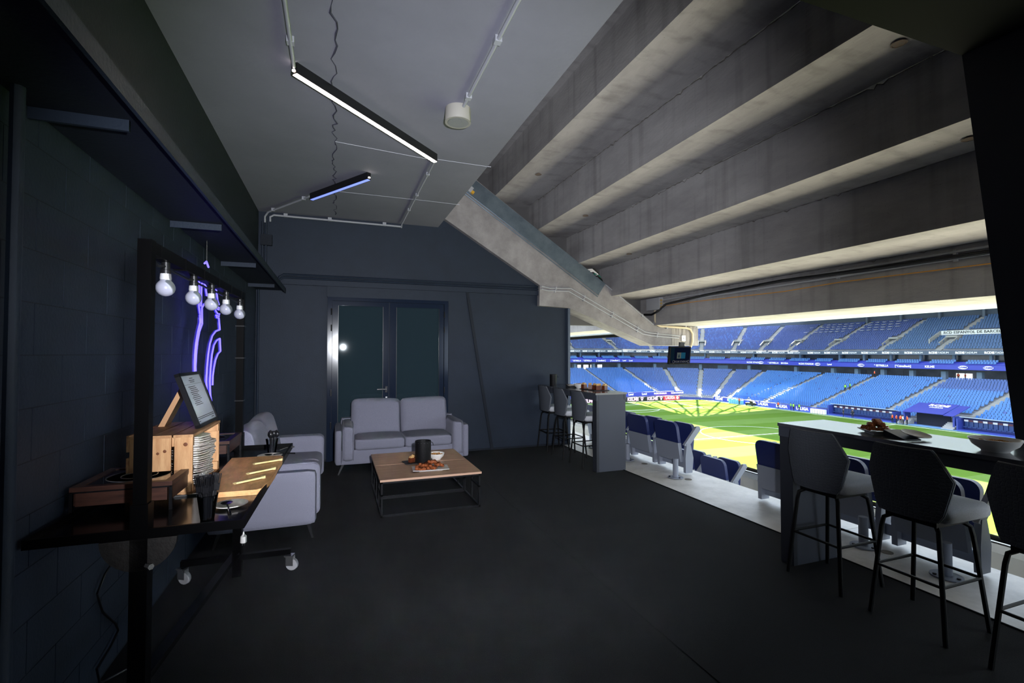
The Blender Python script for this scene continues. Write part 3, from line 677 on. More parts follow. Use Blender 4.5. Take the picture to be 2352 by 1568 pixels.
for x, z, r_ in ((-.035, .255, .010), (-.125, .225, .008), (-.155, .215, .007), (-.215, .10, .007), (-.04, .06, .006)):
    MB().lathe([(r_, 0), (r_*.7, .0012), (0, .0012)], n=10).build('knot', mat('pine_knot', (110, 62, 34), .6), cr).matrix_local = Matrix.Translation((x, 0, z)) @ Matrix.Rotation(R(90), 4, 'X')
# plates in the crate
pl = MB().lathe([(0, .004), (.05, .004), (.058, .008), (.085, .016), (.088, .018), (.087, .021), (.06, .013), (.05, .009), (0, .009)], n=28).mesh('plate', plate_m, True)
pr = random.Random(3)
for st_i, (px_, py_, n_) in enumerate(((-.062, .16, 22), (-.085, .36, 17))):
    c = onb(*[a+b for a, b in zip(loc_b(-.68, 2.90), (px_, py_))])
    for k in range(n_):
        o = bpy.data.objects.new('plate', pl); C.objects.link(o)
        o.location = (c[0]+pr.uniform(-.006, .006) + (.01 if k > 8 else 0), c[1]+pr.uniform(-.006, .006), .955+k*.0115); o.rotation_euler = (pr.uniform(-.02, .02), pr.uniform(-.03, .03), pr.random())
        tag(o, 'off-white plate in the nearer stack inside the crate' if st_i == 0 else 'off-white plate in the rear stack inside the crate', 'plate', 'plates stacked in the crate')
# menu frame on the crate
mf = thing('menu_frame', 'black framed menu leaning back on the crate', 'picture frame', (-.70, 3.30, 1.245), TH)
mf2 = mf
tilt = R(-20)
def tl(o): o.matrix_local = Matrix.Rotation(tilt, 4, 'Y'); return o
q = MB()
for y0, y1, z0, z1 in ((-.20, .20, 0, .018), (-.20, .20, .302, .32), (-.20, -.182, 0, .32), (.182, .20, 0, .32)): q.bb(-.012, .012, y0, y1, z0, z1)
fo = tl(q.build('frame', black_pl, mf))
MB().bb(-.010, .004, -.185, .185, .015, .305).build('sheet', paper, fo)
for k, (y0, y1, z) in enumerate([(-.03, .03, .285), (-.05, .05, .272), (-.04, .04, .262)] + [(-.10+.01*(k % 3), .02+.012*(k % 4), .235-.011*k) for k in range(11)] + [(-.17, .17, .055), (-.17, .17, .045), (-.15, -.12, .032), (.1, .15, .032)]):
    MB().bb(.004, .0046, y0, y1, z-.0018, z+.0018).build('print_line', ink, fo)
MB().bb(.004, .0046, -.17, .17, .249, .2502).build('rule', ink, fo)
MB().prism([(-.105, .22), (-.125, .235), (-.235, 0.0), (-.205, 0.0)], 'y', -.05, .05).build('strut', kraft, mf)

# live-edge board with three tongs
bd_pts = [(-.587, 2.785), (-.50, 2.778), (-.372, 2.772), (-.352, 2.79), (-.345, 2.86), (-.328, 2.95), (-.322, 3.1), (-.325, 3.3), (-.318, 3.45), (-.325, 3.60), (-.345, 3.635), (-.40, 3.645), (-.638, 3.66), (-.635, 3.4), (-.625, 3.1)]
o = MB().prism(bd_pts, 'z', .941, .967).build('serving_board', olive)
tag(o, 'brown live-edge wooden serving board on the black cart', 'board')
def tongs(label, a, b):
    a = Vector((*a, .967)); b = Vector((*b, .967)); d = (b-a); ang = math.atan2(d.y, d.x); Ln = d.length
    t = thing('serving_tongs', label, 'tongs', a, ang)
    MB().bb(0, Ln, -.009, .009, .0, .008).build('arm', bamboo, t); MB().bb(0, Ln*.98, -.026, -.008, .004, .013).build('arm', bamboo, t)
    MB().lathe([(.014, .0), (.014, .014)], (Ln, -.006, 0), 10).build('joint', bamboo, t)
tongs('pale wooden tongs nearest the viewer on the serving board', (-.500, 2.925), (-.375, 3.02))
tongs('pale wooden tongs in the middle of the serving board', (-.470, 3.135), (-.345, 3.225))
tongs('pale wooden tongs at the far end of the serving board', (-.475, 3.395), (-.33, 3.475))

# two plates with spoons, two cups of cutlery
def saucer(label, x, y, s=1.0):
    o = bpy.data.objects.new('plate', pl); C.objects.link(o); o.location = (x, y, .9385); o.scale = (s, s, s); tag(o, label, 'plate')
def spoon(label, loc, rz, ry, m=black_pl, hd=True):
    t = thing('spoon', label, 'spoon', loc, rz); t.rotation_euler = (0, ry, rz)
    MB().tube([(.03, 0, 0), (.09, 0, .006), (.17, 0, .0)], [.004, .0035, .006], 6).build('handle', m, t, True)
    MB().lathe([(0, -.004), (.020, -.002), (.026, .003), (.02, .0015), (0, .0)], (0, 0, 0), 14).build('bowl', m, t, True)
saucer('small white plate with a spoon beside the cup of forks', -.455, 2.605, .82); spoon('dark spoon lying on the near small plate', (-.475, 2.615, .955), R(-75), R(2), tray_m)
saucer('small white plate partly behind the serving board', -.42, 3.73, .9); spoon('dark spoon lying on the far small plate', (-.43, 3.74, .957), R(10), R(2), tray_m)
spoon('grey spoon lying by the far tray corner', (-.40, 3.92, .948), R(50), 0, steel)
def fork_mesh():
    q = MB(); q.box((0, 0, .06), (.008, .003, .12)); q.box((0, 0, .130), (.022, .003, .026))
    for k in range(4): q.box((-.009+.006*k, 0, .162), (.003, .0025, .044))
    return q.mesh('fork', black_pl)
def spoon_mesh():
    q = MB(); q.box((0, 0, .055), (.007, .003, .11)); q.lathe([(0, -.024), (.010, -.018), (.015, 0), (.010, .018), (0, .024)], (0, 0, .135), 8); return q.mesh('spoon', black_pl, True)
def cup(label, x, y, me, nm, lb, n, hr):
    t = thing('plastic_cup', label, 'cup', (x, y, .94))
    MB().lathe([(.026, .0), (.040, .105), (.0425, .11), (.0385, .108), (.0245, .003)], n=24).build('cup_wall', glass_cl, t, True)
    for k in range(n):
        a = 2.4*k; rr = hr*math.sqrt((k+.5)/n)
        o = bpy.data.objects.new(nm, me); C.objects.link(o)
        o.location = (x+.55*rr*math.cos(a), y+.55*rr*math.sin(a), .945+.004*(k % 3))
        o.rotation_euler = (R(-9)*math.sin(a)*rr/.03, R(9)*math.cos(a)*rr/.03, a if nm == 'spoon' else .3*math.sin(k)); tag(o, lb, nm, nm+'s in a cup')
cup('clear plastic cup holding black forks at the near cart corner', -.515, 2.435, fork_mesh(), 'fork', 'black plastic fork standing in the near cup', 18, .032)
cup('clear plastic cup holding black spoons at the far cart corner', -.42, 3.84, spoon_mesh(), 'spoon', 'black plastic spoon standing in the far cup', 14, .030)
o = MB().tube([(-.85, 3.45, .945), (-.82, 3.5, .95), (-.79, 3.55, .945)], .006, 6).build('wire_stub', steel, None, True); tag(o, 'short bright wire lying on the tray under the warmer', 'wire')
o = MB().bb(-.77, -.62, 2.86, 2.875, .941, .95).build('trivet', steel); tag(o, 'thin steel trivet bar lying under the crate front edge', 'trivet')

# ---------------------------------------------------------------- neon sign
NE = {'a': [(4.48, 2.316), (4.444, 2.242), (4.438, 2.135), (4.444, 2.03), (4.48, 1.974)], 'b': [(4.521, 2.318), (4.532, 2.276), (4.601, 2.259), (4.518, 2.22), (4.511, 2.143), (4.509, 2.036)],
 'c': [(4.612, 2.067), (4.538, 2.027), (4.541, 1.984), (4.554, 1.899), (4.468, 1.83), (4.421, 1.755), (4.388, 1.66), (4.375, 1.557), (4.392, 1.453), (4.456, 1.365), (4.584, 1.269), (4.651, 1.208)],
 'c2': [(4.48, 1.969), (4.492, 1.906), (4.429, 1.828), (4.376, 1.733), (4.354, 1.65), (4.352, 1.557), (4.366, 1.444)], 'd': [(4.504, 1.436), (4.525, 1.349), (4.583, 1.28)],
 'e': [(4.598, 2.231), (4.656, 2.216), (4.658, 2.183), (4.691, 2.142)],
 'f': [(4.932, 2.323), (5.013, 2.25), (5.07, 2.172), (5.144, 2.112), (4.994, 2.146), (5.006, 2.117), (5.103, 2.083), (5.163, 2.083), (5.147, 2.063), (4.988, 2.07), (5.026, 2.04), (5.107, 2.022), (5.172, 2.027), (5.151, 2.001), (5.028, 2.004), (5.067, 1.983), (5.147, 1.988), (5.198, 1.879)],
 'g': [(5.187, 1.879), (5.038, 1.86), (4.904, 1.813), (4.822, 1.741), (4.767, 1.649), (4.733, 1.536), (4.717, 1.425), (4.741, 1.333), (4.83, 1.229)],
 'h': [(5.203, 1.798), (5.069, 1.776), (4.969, 1.732), (4.9, 1.649), (4.859, 1.533), (4.842, 1.418), (4.863, 1.301), (4.928, 1.202), (4.996, 1.148)],
 'i': [(5.203, 1.798), (5.239, 1.679), (5.13, 1.654), (5.039, 1.6), (4.982, 1.529), (4.946, 1.459), (4.941, 1.377)], 'j': [(4.696, 1.331), (4.738, 1.232), (4.789, 1.148), (4.824, 1.092)]}
ng = thing('neon_sign', 'glowing violet-blue neon outline hung on the block wall', 'neon sign', (-1.02, 4.8, 1.7))
for k, pts in NE.items():
    MB().tube([(-1.02, y, z) for y, z in pts], .0068, 6).build('neon_tube', neon_m, ng, True, world=True)
    MB().tube([(-1.033, y, z) for y, z in pts], .0075, 4).build('channel', mat('neon_backing', (90, 80, 190), .5), ng, True, world=True)
MB().tube([(-1.02, 4.663, 2.60), (-1.02, 4.668, 2.42)], .003, 5).build('hanging_wire', steel, ng, world=True)
MB().tube([(-1.02, 4.60, 2.40), (-1.02, 4.66, 2.425), (-1.02, 4.73, 2.39)], .008, 6).build('neon_tube', neon_m, ng, True, world=True)

# ================================================================= FOOD AND TABLE ITEMS
def canister(label, x, y, z, r, hgt):
    t = thing('canister', label, 'canister', (x, y, z))
    MB().lathe([(0, .0), (r*.96, 0), (r, .01), (r, hgt), (r-.004, hgt), (r-.004, .012), (0, .012)], n=32).build('body', mat('black_leather', (14, 14, 16), .5, bump=(160, .25), spec=.25), t, True)
    for k in range(16):
        a = 2*math.pi*k/16; MB().box((math.cos(a)*(r+.0005), math.sin(a)*(r+.0005), hgt-.018), (.012, .012, .002), rz=a).build('stitch', mat('stitch_grey', (70, 70, 76), .6), t)
    MB().tube([(r, .0, hgt-.02), (r+.02, -.01, hgt-.03), (r+.028, -.012, hgt-.06)], .004, 6).build('handle_loop', blackm, t, True)
canister('black leather canister on the nearer coffee table', .975, 5.72, .38, .092, .255)
canister('black canister on the far counter against the end wall', 3.60, 7.75, 1.10, .062, .19)
def bowl(label, x, y, z, r, hgt, fill):
    t = thing('bowl', label, 'bowl', (x, y, z))
    MB().lathe([(0, 0), (r*.5, 0), (r*.54, .008), (r*.84, hgt*.5), (r, hgt), (r*.965, hgt), (r*.80, hgt*.52), (r*.5, .016), (0, .014)], n=36).build('shell', white, t, True)
    q = MB(); rr = random.Random(int(x*100))
    for k in range(70):
        a = rr.uniform(0, 6.28); d = r*.72*math.sqrt(rr.random()); s = rr.uniform(.007, .011)
        q.round_box((d*math.cos(a), d*math.sin(a), hgt*fill + .014*(1-(d/r)**2) + rr.uniform(-.003, .003)), (s*1.7, s, s), s*.4, 2, rz=rr.uniform(0, 3))
    q.lathe([(0, hgt*fill-.01), (r*.78, hgt*fill-.006), (0, hgt*fill+.008)], n=20)
    o = q.build('nut_snack', nut_m, t); o['kind'] = 'stuff'
bowl('white bowl of nuts on the coffee table behind the canister', 1.155, 5.83, .38, .098, .075, .78)
bowl('wide off-white bowl of nuts on the near counter', 3.55, 1.665, 1.10, .118, .072, .62)
bowl('white bowl among the snacks on the far counter', 3.70, 6.96, 1.10, .10, .07, .8)
def rect_plate(label, x, y, z, w_, d_, rz):
    t = thing('serving_plate', label, 'plate', (x, y, z), rz)
    q = MB(); q.bb(-w_*.32, w_*.32, -d_*.3, d_*.3, 0, .008)
    vs = []
    for zz, k in ((.006, .72), (.02, 1.0), (.024, 1.0), (.012, .70)): vs += [(-w_/2*k, -d_/2*k, zz), (w_/2*k, -d_/2*k, zz), (w_/2*k, d_/2*k, zz), (-w_/2*k, d_/2*k, zz)]
    fs2 = [(3, 2, 1, 0), (12, 13, 14, 15)] + [(4*i+k, 4*i+(k+1) % 4, 4*i+4+(k+1) % 4, 4*i+4+k) for i in range(3) for k in range(4)]
    q.add(vs, fs2); q.build('dish', white, t)
rect_plate('white rectangular plate of fried bites on the coffee table', .99, 5.33, .38, .39, .22, R(-5))
bite = []
for k in range(3):
    q = MB().round_box((0, 0, 0), (.052, .038, .034), .014, 5); rr = random.Random(k); q.v = [tuple(Vector(p)*(1+rr.uniform(-.10, .10))) for p in q.v]; bite.append(q.mesh('fried_bite', fried, True))
rr = random.Random(11)
for k in range(34):
    lay = 0 if k < 20 else (1 if k < 30 else 2); s = (1, .72, .45)[lay]
    o = bpy.data.objects.new('fried_bite', bite[k % 3]); C.objects.link(o)
    o.location = (.99+rr.uniform(-.145, .145)*s, 5.335+rr.uniform(-.062, .062)*s, .411+lay*.026); o.rotation_euler = (rr.uniform(-.5, .5), rr.uniform(-.5, .5), rr.uniform(0, 3.1))
    tag(o, 'brown fried bite on the white coffee-table plate', 'snack', 'fried bites on the coffee table plate')
o = MB().round_box((.86, 5.76, .385), (.21, .20, .008), .003, 3, rz=R(8)).build('slate_board', slate); tag(o, 'black slate board under the sandwiches on the coffee table', 'board')
def sandwich(label, x, y, z, rz, s=1.0):
    t = thing('wrapped_sandwich', label, 'sandwich', (x, y, z), rz)
    MB().bb(-.03*s, .03*s, -.022*s, .022*s, 0, .052*s).build('wrap', brownw, t)
    MB().prism([(-.026*s, .05*s), (.026*s, .05*s), (.02*s, .064*s), (-.01*s, .075*s)], 'y', -.018*s, .018*s).build('bread', crumb, t)
    MB().bb(.03*s, .033*s, -.018*s, .018*s, .004*s, .046*s).build('cut_face', crumb, t)
sandwich('brown wrapped sandwich on the slate, left of the canister', .845, 5.74, .389, .4); sandwich('brown wrapped sandwich at the back of the slate', .88, 5.82, .389, -.6); sandwich('brown wrapped sandwich peeping out behind the canister', 1.055, 5.90, .38, .9)
# near counter snacks
rect_plate('small white plate of glazed pastries on the near counter', 3.575, 2.33, 1.10, .19, .15, R(60))
pm = MB()
for k in range(5): pm.round_box((-.024+.012*k, 0, .004*math.sin(k*.8)), (.017, .046-.004*abs(k-2), .032-.003*abs(k-2)), .009, 5)
pm = pm.mesh('glazed_pastry', pastry, True)
rp_ = random.Random(9)
for k in range(14):
    lay = 0 if k < 8 else (1 if k < 12 else 2); a_ = k*2.4; d_ = (.058, .032, .014)[lay]
    o = bpy.data.objects.new('glazed_pastry', pm); C.objects.link(o); o.location = (3.575+d_*math.cos(a_)*.85, 2.33+d_*math.sin(a_)*1.1, 1.133+lay*.024); o.rotation_euler = (rp_.uniform(-.3, .3), rp_.uniform(-.3, .3), rp_.uniform(0, 3)); o.scale = (.9, .9, .9)
    tag(o, 'glazed brown pastry on the near counter plate', 'pastry', 'pastries on the near counter plate')
t = thing('napkin_box', 'black wedge-shaped holder under the beige plate on the counter', 'holder', (3.54, 2.17, 1.10), R(8))
MB().prism([(-.055, 0), (.12, 0), (.12, .005), (-.055, .042)], 'x', -.055, .055).build('body', black_pl, t)
t.rotation_euler = (0, 0, R(160))
o = bpy.data.objects.new('plate', pl); C.objects.link(o); o.location = (3.575, 2.085, 1.116); o.rotation_euler = (R(12), R(0), 0); o.scale = (.92, .92, 1.0); tag(o, 'beige plate leaning on the black holder on the near counter', 'plate')
# far counter snacks
o = MB().prism([(6.98, 1.10), (7.16, 1.10), (7.16, 1.155)], 'x', 3.55, 3.66).build('black_wedge', black_pl); tag(o, 'black wedge holder on the far counter', 'holder')
o = bpy.data.objects.new('plate', pl); C.objects.link(o); o.location = (3.63, 7.06, 1.125); o.rotation_euler = (R(-14), 0, 0); o.scale = (.95, .95, .95); tag(o, 'beige plate leaning on the black wedge on the far counter', 'plate')
o = MB().bb(3.60, 3.86, 6.32, 6.78, 1.10, 1.108).build('slate_board', slate); tag(o, 'black slate board under the sandwiches on the far counter', 'board')
for k, (x, y, a) in enumerate(((3.66, 6.74, .3), (3.70, 6.62, 1.0), (3.73, 6.52, .2), (3.76, 6.44, .9), (3.80, 6.36, .4), (3.70, 6.40, 1.3))):
    sandwich('brown wrapped sandwich on the far counter slate', x, y, 1.108, a, 1.25)
for o in [x for x in bpy.data.objects if x.get('label') == 'brown wrapped sandwich on the far counter slate']: o['group'] = 'sandwiches on the far counter'

# ================================================================= FOLDING SEATS OUTSIDE THE BOX
def folding_seat():
    t = thing('folding_seat', '', 'seat', (0, 0, 0), 0, 'folding seats in front of the box')
    # local: x away from the room (towards the pitch), y along the row, origin on the floor below the back panel
    n = 8
    def panel(z0, z1, hw, rad, x_of, th):
        pts = [(-hw, z0), (hw, z0)]
        if rad: pts += [(hw-rad+rad*math.cos(a), z1-rad+rad*math.sin(a)) for a in [R(15*k) for k in range(7)]] + [(-hw+rad-rad*math.sin(a), z1-rad+rad*math.cos(a)) for a in [R(15*k) for k in range(7)]]
        else: pts += [(hw, z1), (-hw, z1)]
        q = MB(); N = len(pts)
        vs = [(x_of(y, z), y, z) for y, z in pts] + [(x_of(y, z)+th, y, z) for y, z in pts]
        q.add(vs, [list(range(N)), list(range(N, 2*N))[::-1]] + [(i+N, (i+1) % N + N, (i+1) % N, i) for i in range(N)]); return q
    xf = lambda y, z: -.10 - (z-.16)*.16
    panel(.42, .705, .245, .085, xf, .045).build('backrest', seat_navy, t, True)
    panel(.16, .425, .25, 0, lambda y, z: xf(y, z)-.012, .055).build('back_shell', seat_grey, t)
    panel(.30, .66, .22, .08, lambda y, z: .085+(z-.3)*.10, .05).build('seat_pan', seat_navy, t, True)
    for s in (-1, 1):
        a = MB().prism([(-.09, .40), (-.02, .37), (.19, .60), (.17, .645), (.12, .64)], 'y', s*.285-.02, s*.285+.02).build('armrest', seat_grey, t)
        MB().prism([(-.07, .02), (.04, .02), (.06, .22), (.01, .42), (-.05, .42), (-.075, .22)], 'y', s*.285-.024, s*.285+.024).build('side_bracket', seat_grey, t)
    return t
fs0 = folding_seat()
def seat_row(xs, zf, ys, names, posts, rail_lb):
    for y, lb in zip(ys, names):
        if y is None: continue
        global fs_used
        if not fs_used: o = fs0; fs_used = True
        else: o = dup(fs0, (0, 0, 0))
        o.location = (xs, y, zf); o['label'] = lb
    t = thing('seat_rail', rail_lb, 'seat rail', (xs, min(ys), zf))
    MB().bb(xs-.02, xs+.05, min(ys)-.30, max(ys)+.30, zf+.07, zf+.165).build('beam', seat_grey, t, world=True)
    for y in posts:
        MB().tube([(xs-.29, y, zf), (xs-.29, y, zf+.25)], .036, 12).build('post', seat_grey, t, True, world=True)
        MB().lathe([(.10, 0), (.10, .008), (.0, .008)], (xs-.29, y, zf), 24).build('base_plate', seat_grey, t, world=True)
        for a in (.5, 2.6, 4.7): MB().lathe([(.012, .008), (.012, .018)], (xs-.29+.078*math.cos(a), y+.078*math.sin(a), zf), 6).build('bolt', blackm, t, world=True)
fs_used = False
XS = 4.40
seat_row(XS+.18, 0, [5.74, 6.435, 7.13, 7.80], ['navy folding seat at the open end of the left front row', 'navy folding seat second from the open end of the left front row', 'navy folding seat half hidden behind the far counter panel', 'navy folding seat behind the far counter near the end wall'], (5.37, 6.50, 7.55), 'grey rail carrying the left front row of folding seats')
seat_row(XS+.18, 0, [3.92, 3.22, 2.52], ['navy folding seat beside the near counter end panel', 'navy folding seat behind the first near bar stool', 'navy folding seat at the right end of the row behind the middle near stool'], (2.917, 2.315), 'grey rail carrying the front row of folding seats behind the near counter')
seat_row(5.43, -.59, [5.76, 6.46, 7.16], ['navy folding seat at the open end of the second row', 'second navy folding seat of the second row from its open end', 'third navy folding seat of the second row from its open end'], (5.6, 6.8), 'grey rail carrying the second row of folding seats')
# terrace below and parapet
tr_ = holder('terrace')
MB().bb(4.80, 5.66, -3.2, 13, -1.2, -.55).build('concrete_slab', slab_m, tr_)
MB().bb(5.66, 6.45, -3.2, 13, -3.6, -1.10).build('concrete_slab', slab_m, tr_)
MB().bb(6.25, 6.37, -3.2, 13, -1.1, -.25).build('parapet', mat('parapet_white', (206, 204, 200), .7), tr_)
MB().bb(6.24, 6.38, -3.2, 13, -.34, -.25).build('metal_band', steel, tr_)
MB().tube([(6.31, -3.2, -.215), (6.31, 13, -.215)], .030, 8).build('rail', blackm, tr_, True)
for k in range(20):
    MB().bb(6.45+k*.9, 7.36+k*.9, -10, 24, -3.6-k*.40, -3.2-k*.40).build('terrace_row', mat('terrace_bounce_grey', (168, 167, 166), .85, noise=(1.2, (146, 145, 146))), tr_)  # hidden rows, grey set for the light they bounce up to the soffit

# ================================================================= STADIUM
ZG = -11.85; CZ = 1.66
o = MB().bb(16, 101.3, -8, 117.2, ZG-.3, ZG).build('pitch', grass_m); tag(o, 'green football pitch with mown bands', 'pitch', kind='structure')
pit = o
def ln(n, q): q.build(n, line_m, pit)
z0, z1 = ZG, ZG+.03
X0, X1, YH, YE = 32.3, 100.0, 61.6, 114.1
XC = (X0+X1)/2
ln('halfway_line', MB().bb(X0, X1, YH-.08, YH+.08, z0, z1)); ln('touch_line', MB().bb(X1-.08, X1+.08, 9, YE, z0, z1)); ln('touch_line', MB().bb(X0-.08, X0+.08, 9, YE, z0, z1)); ln('goal_line', MB().bb(X0, X1, YE-.08, YE+.08, z0, z1))
def arc(cx_, cy_, r, a0, a1, n=64):
    q = MB()
    for k in range(n):
        a, b = a0+(a1-a0)*k/n, a0+(a1-a0)*(k+1)/n
        P = [(cx_+rr_*math.cos(t_), cy_+rr_*math.sin(t_)) for rr_, t_ in ((r-.08, a), (r+.08, a), (r+.08, b), (r-.08, b))]
        q.add([(*p, z1) for p in P], [(0, 1, 2, 3)])
    return q
ln('centre_circle', arc(XC, YH, 9.15, 0, 2*math.pi)); ln('penalty_arc', arc(XC, YE-11, 9.15, math.pi+R(37), 2*math.pi-R(37), 32))
q = MB(); q.bb(XC-20.15, XC+20.15, YE-16.58, YE-16.42, z0, z1); q.bb(XC-20.23, XC-20.07, YE-16.5, YE, z0, z1); q.bb(XC+20.07, XC+20.23, YE-16.5, YE, z0, z1); ln('penalty_box', q)
q = MB(); q.bb(XC-9.16, XC+9.16, YE-5.58, YE-5.42, z0, z1); q.bb(XC-9.24, XC-9.08, YE-5.5, YE, z0, z1); q.bb(XC+9.08, XC+9.24, YE-5.5, YE, z0, z1); ln('goal_area', q)
o = MB(); o.bb(101.3, 108, -8, 117.2, ZG-.3, ZG+.01); o.bb(16, 108, 117.2, 122, ZG-.3, ZG+.01); o = o.build('touchline_track', track_m); struct(o, 'pale blue track around the pitch')
fg = thing('corner_flag', 'white corner flag pole at the far corner of the pitch', 'flag', (X1, YE, ZG))
MB().tube([(0, 0, 0), (0, 0, 1.6)], .06, 6).build('pole', white, fg)
MB().prism([(0, 1.6), (.45, 1.45), (0, 1.25)], 'y', -.01, .01).build('flag', white, fg)

o = MB().bb(-300, 400, -300, 400, ZG-.8, ZG-.4).build('ground', mat('ground_grey', (120, 120, 118), .9)); struct(o, 'ground under the stadium')
# path of the bowl: straight goal end, round corner, straight side
PC = (88.5, 102.5); PR = 16.0
def P_at(s):
    """s<0: goal end, 0..90: corner degrees, >90: side; returns point, outward normal, height shift"""
    if s < 0: return (PC[0]+s, PC[1]+PR), (0.0, 1.0), 0.0
    if s <= 90:
        a = R(s); n = (math.sin(a), math.cos(a)); return (PC[0]+PR*n[0], PC[1]+PR*n[1]), n, -.62*s/90
    return (PC[0]+PR, PC[1]-(s-90)), (1.0, 0.0), -.62
SS = [-46, -30, -15, 0] + [3.75*k for k in range(1, 24)] + [90, 105, 120, 135, 150, 165]
def sweep(prof_, ss=SS, shift=True):
    vs = []; fs = []; m = len(prof_)
    for s in ss:
        p, n, dz = P_at(s)
        for u, z in prof_: vs.append((p[0]+n[0]*u, p[1]+n[1]*u, CZ+z+(dz if shift and z > -13 else 0)))
    for i in range(len(ss)-1):
        for k in range(m-1): fs.append((i*m+k, i*m+k+1, (i+1)*m+k+1, (i+1)*m+k))
    return MB().add(vs, fs)
gs = holder('grandstand')
GR = ZG-CZ
sweep([(0, GR), (0, -12.55), (.2, -12.55)]).build('front_wall', blue_w, gs)
RN, RU, RZ, R0 = 24, .92, .292, -12.3
pr_ = [(.2, R0-.4)]
for k in range(RN): pr_ += [(.5+k*RU, R0+k*RZ-RZ), (.5+k*RU, R0+k*RZ)]
pr_ += [(24, R0+RN*RZ-RZ), (28.5, R0+RN*RZ-RZ)]
sweep(pr_).build('lower_terrace', st_conc, gs)
zc_ = R0+RN*RZ-RZ
sweep([(28.5, zc_), (28.5, -2.6)]).build('concourse_wall', conc_dk, gs)
sweep([(28.5, -2.95), (22.6, -2.95), (22.6, -2.95)]).build('box_floor', conc_dk, gs)
sweep([(22.5, -3.0), (22.45, -2.95), (22.45, -1.95), (22.6, -1.9), (23.4, -1.9), (23.4, -1.6), (24.4, -1.6), (24.4, -1.3), (26.0, -1.3)]).build('balcony', led_band, gs)
sweep([(26, -1.5), (26, .4)]).build('box_glazing', boxw, gs)
sweep([(26, .25), (22.3, .25)]).build('box_soffit', fascia_m, gs)
sweep([(22.3, .2), (22.2, .25), (22.2, 1.15), (22.6, 1.2)]).build('fascia_band', fascia_m, gs)
UN, UU, UZ, U0 = 21, .85, .385, 1.25
pr_ = [(22.5, 1.1)]
for k in range(UN): pr_ += [(22.9+k*UU, U0+k*UZ-UZ), (22.9+k*UU, U0+k*UZ)]
pr_ += [(41.5, U0+UN*UZ-UZ)]
sweep(pr_).build('upper_terrace', st_conc, gs)
sweep([(41.5, U0+UN*UZ-UZ), (41.5, 12.2)]).build('rear_wall', tier_wall, gs)
# columns, each its own part
def at(s, u, z):
    p, n, dz = P_at(s); return Vector((p[0]+n[0]*u, p[1]+n[1]*u, CZ+z+dz)), n
cols = [-42+7*k for k in range(6)] + [4, 22, 43, 64, 84] + [97+6.5*k for k in range(10)]
cm = MB().bb(-.45, .45, -.5, .5, 0, 1).mesh('column', colm)
for s in cols:
    q, n = at(s, 25.2, zc_)
    o = bpy.data.objects.new('column', cm); C.objects.link(o); o.parent = gs; o.location = q; o.scale = (1, 1, 2.1); o.rotation_euler = (0, 0, math.atan2(-n[0], n[1]))
    q, n = at(s+2, 25.0, -1.3)
    o = bpy.data.objects.new('column', cm); C.objects.link(o); o.parent = gs; o.location = q; o.scale = (.5, .6, 1.6); o.rotation_euler = (0, 0, math.atan2(-n[0], n[1]))
# bright openings at the back of the concourse
lit = mat('daylit_opening', (250, 248, 244), .8, emit=((255, 252, 245), 1.0))
for s, wd in ((-12.6, .9), (-10.6, 1.3), (-8.0, 1.9), (-5.8, .9), (-2.6, 1.8), (125, 3.0), (156, 3)):
    q, n = at(s, 28.4, zc_+.9); a = math.atan2(-n[0], n[1])
    o = MB().box((0, 0, 0), (wd, .06, 1.5)).build('daylight_opening', lit, gs); o.location = q; o.rotation_euler = (0, 0, a)
for s, m_ in ((52, mat('mural_blue', (120, 150, 178), .7)), (141, mat('poster_green', (140, 190, 90), .6)), (103, tier_wall), (112, conc_dk)):
    q, n = at(s, 28.35, zc_+1.0); o = MB().box((0, 0, 0), (3.2 if s == 52 else 1.2, .05, 1.6)).build('wall_panel', m_, gs); o.location = q; o.rotation_euler = (0, 0, math.atan2(-n[0], n[1]))
# ------------------------------------------------ seats
def seat_base():
    q = MB(); q.box((0, .12, .62), (.42, .05, .50), rx=R(-12)); q.box((0, -.06, .42), (.42, .32, .06)); return np.array(q.v), q.f
SV, SF = seat_base()
ARCD = 180/math.pi/PR
def along(s_from, s_to, u, step):
    """list of s values spaced step metres apart at offset u"""
    out = []; s = s_from
    while s < s_to:
        out.append(s)
        s += step if (s < 0 or s >= 90) else math.degrees(step/(PR+u))
    return out
A_LOW = [-12, 4.5, 26, 43.5, 58.5, 72, 96.1, 109.9, 124.7, 138.4]      # aisles of the lower tier
A_UP = [-33, -16, 1, 20, 43.5, 58, 70, 82.5, 96.5, 110.7, 123]
def gap(s, u, A, half):
    for a in A:
        d = (s-a) if (s < 0 or s > 90 or a < 0 or a > 90) else R(s-a)*(PR+u)
        if abs(d) < half: return True
    return False
lists = {'bright': [], 'mid': [], 'deep': [], 'upper': [], 'teal': [], 'box': []}
def put(kind, s, u, z):
    q, n = at(s, u, z); lists[kind].append((q.x, q.y, q.z, math.atan2(-n[0], n[1])))
rs = random.Random(5)
for k in range(RN):
    u = .5+k*RU+.46; z = R0+k*RZ
    for s in along(-45, 164, u, .52):
        if gap(s, u, A_LOW, .75): continue
        if 127 < s < 139 and k < 1: continue
        if 130.5 < s < 138.6 and k < 5: continue                  # tunnel canopy
        if s < 4.5: kd = 'mid'
        elif s < 72: kd = 'deep'
        elif s < 124.7: kd = 'bright' if k > 1 else 'mid'
        else: kd = 'bright' if k < 17 else 'deep'
        if rs.random() < .02: kd = 'deep' if kd != 'deep' else 'mid'
        put(kd, s, u, z)
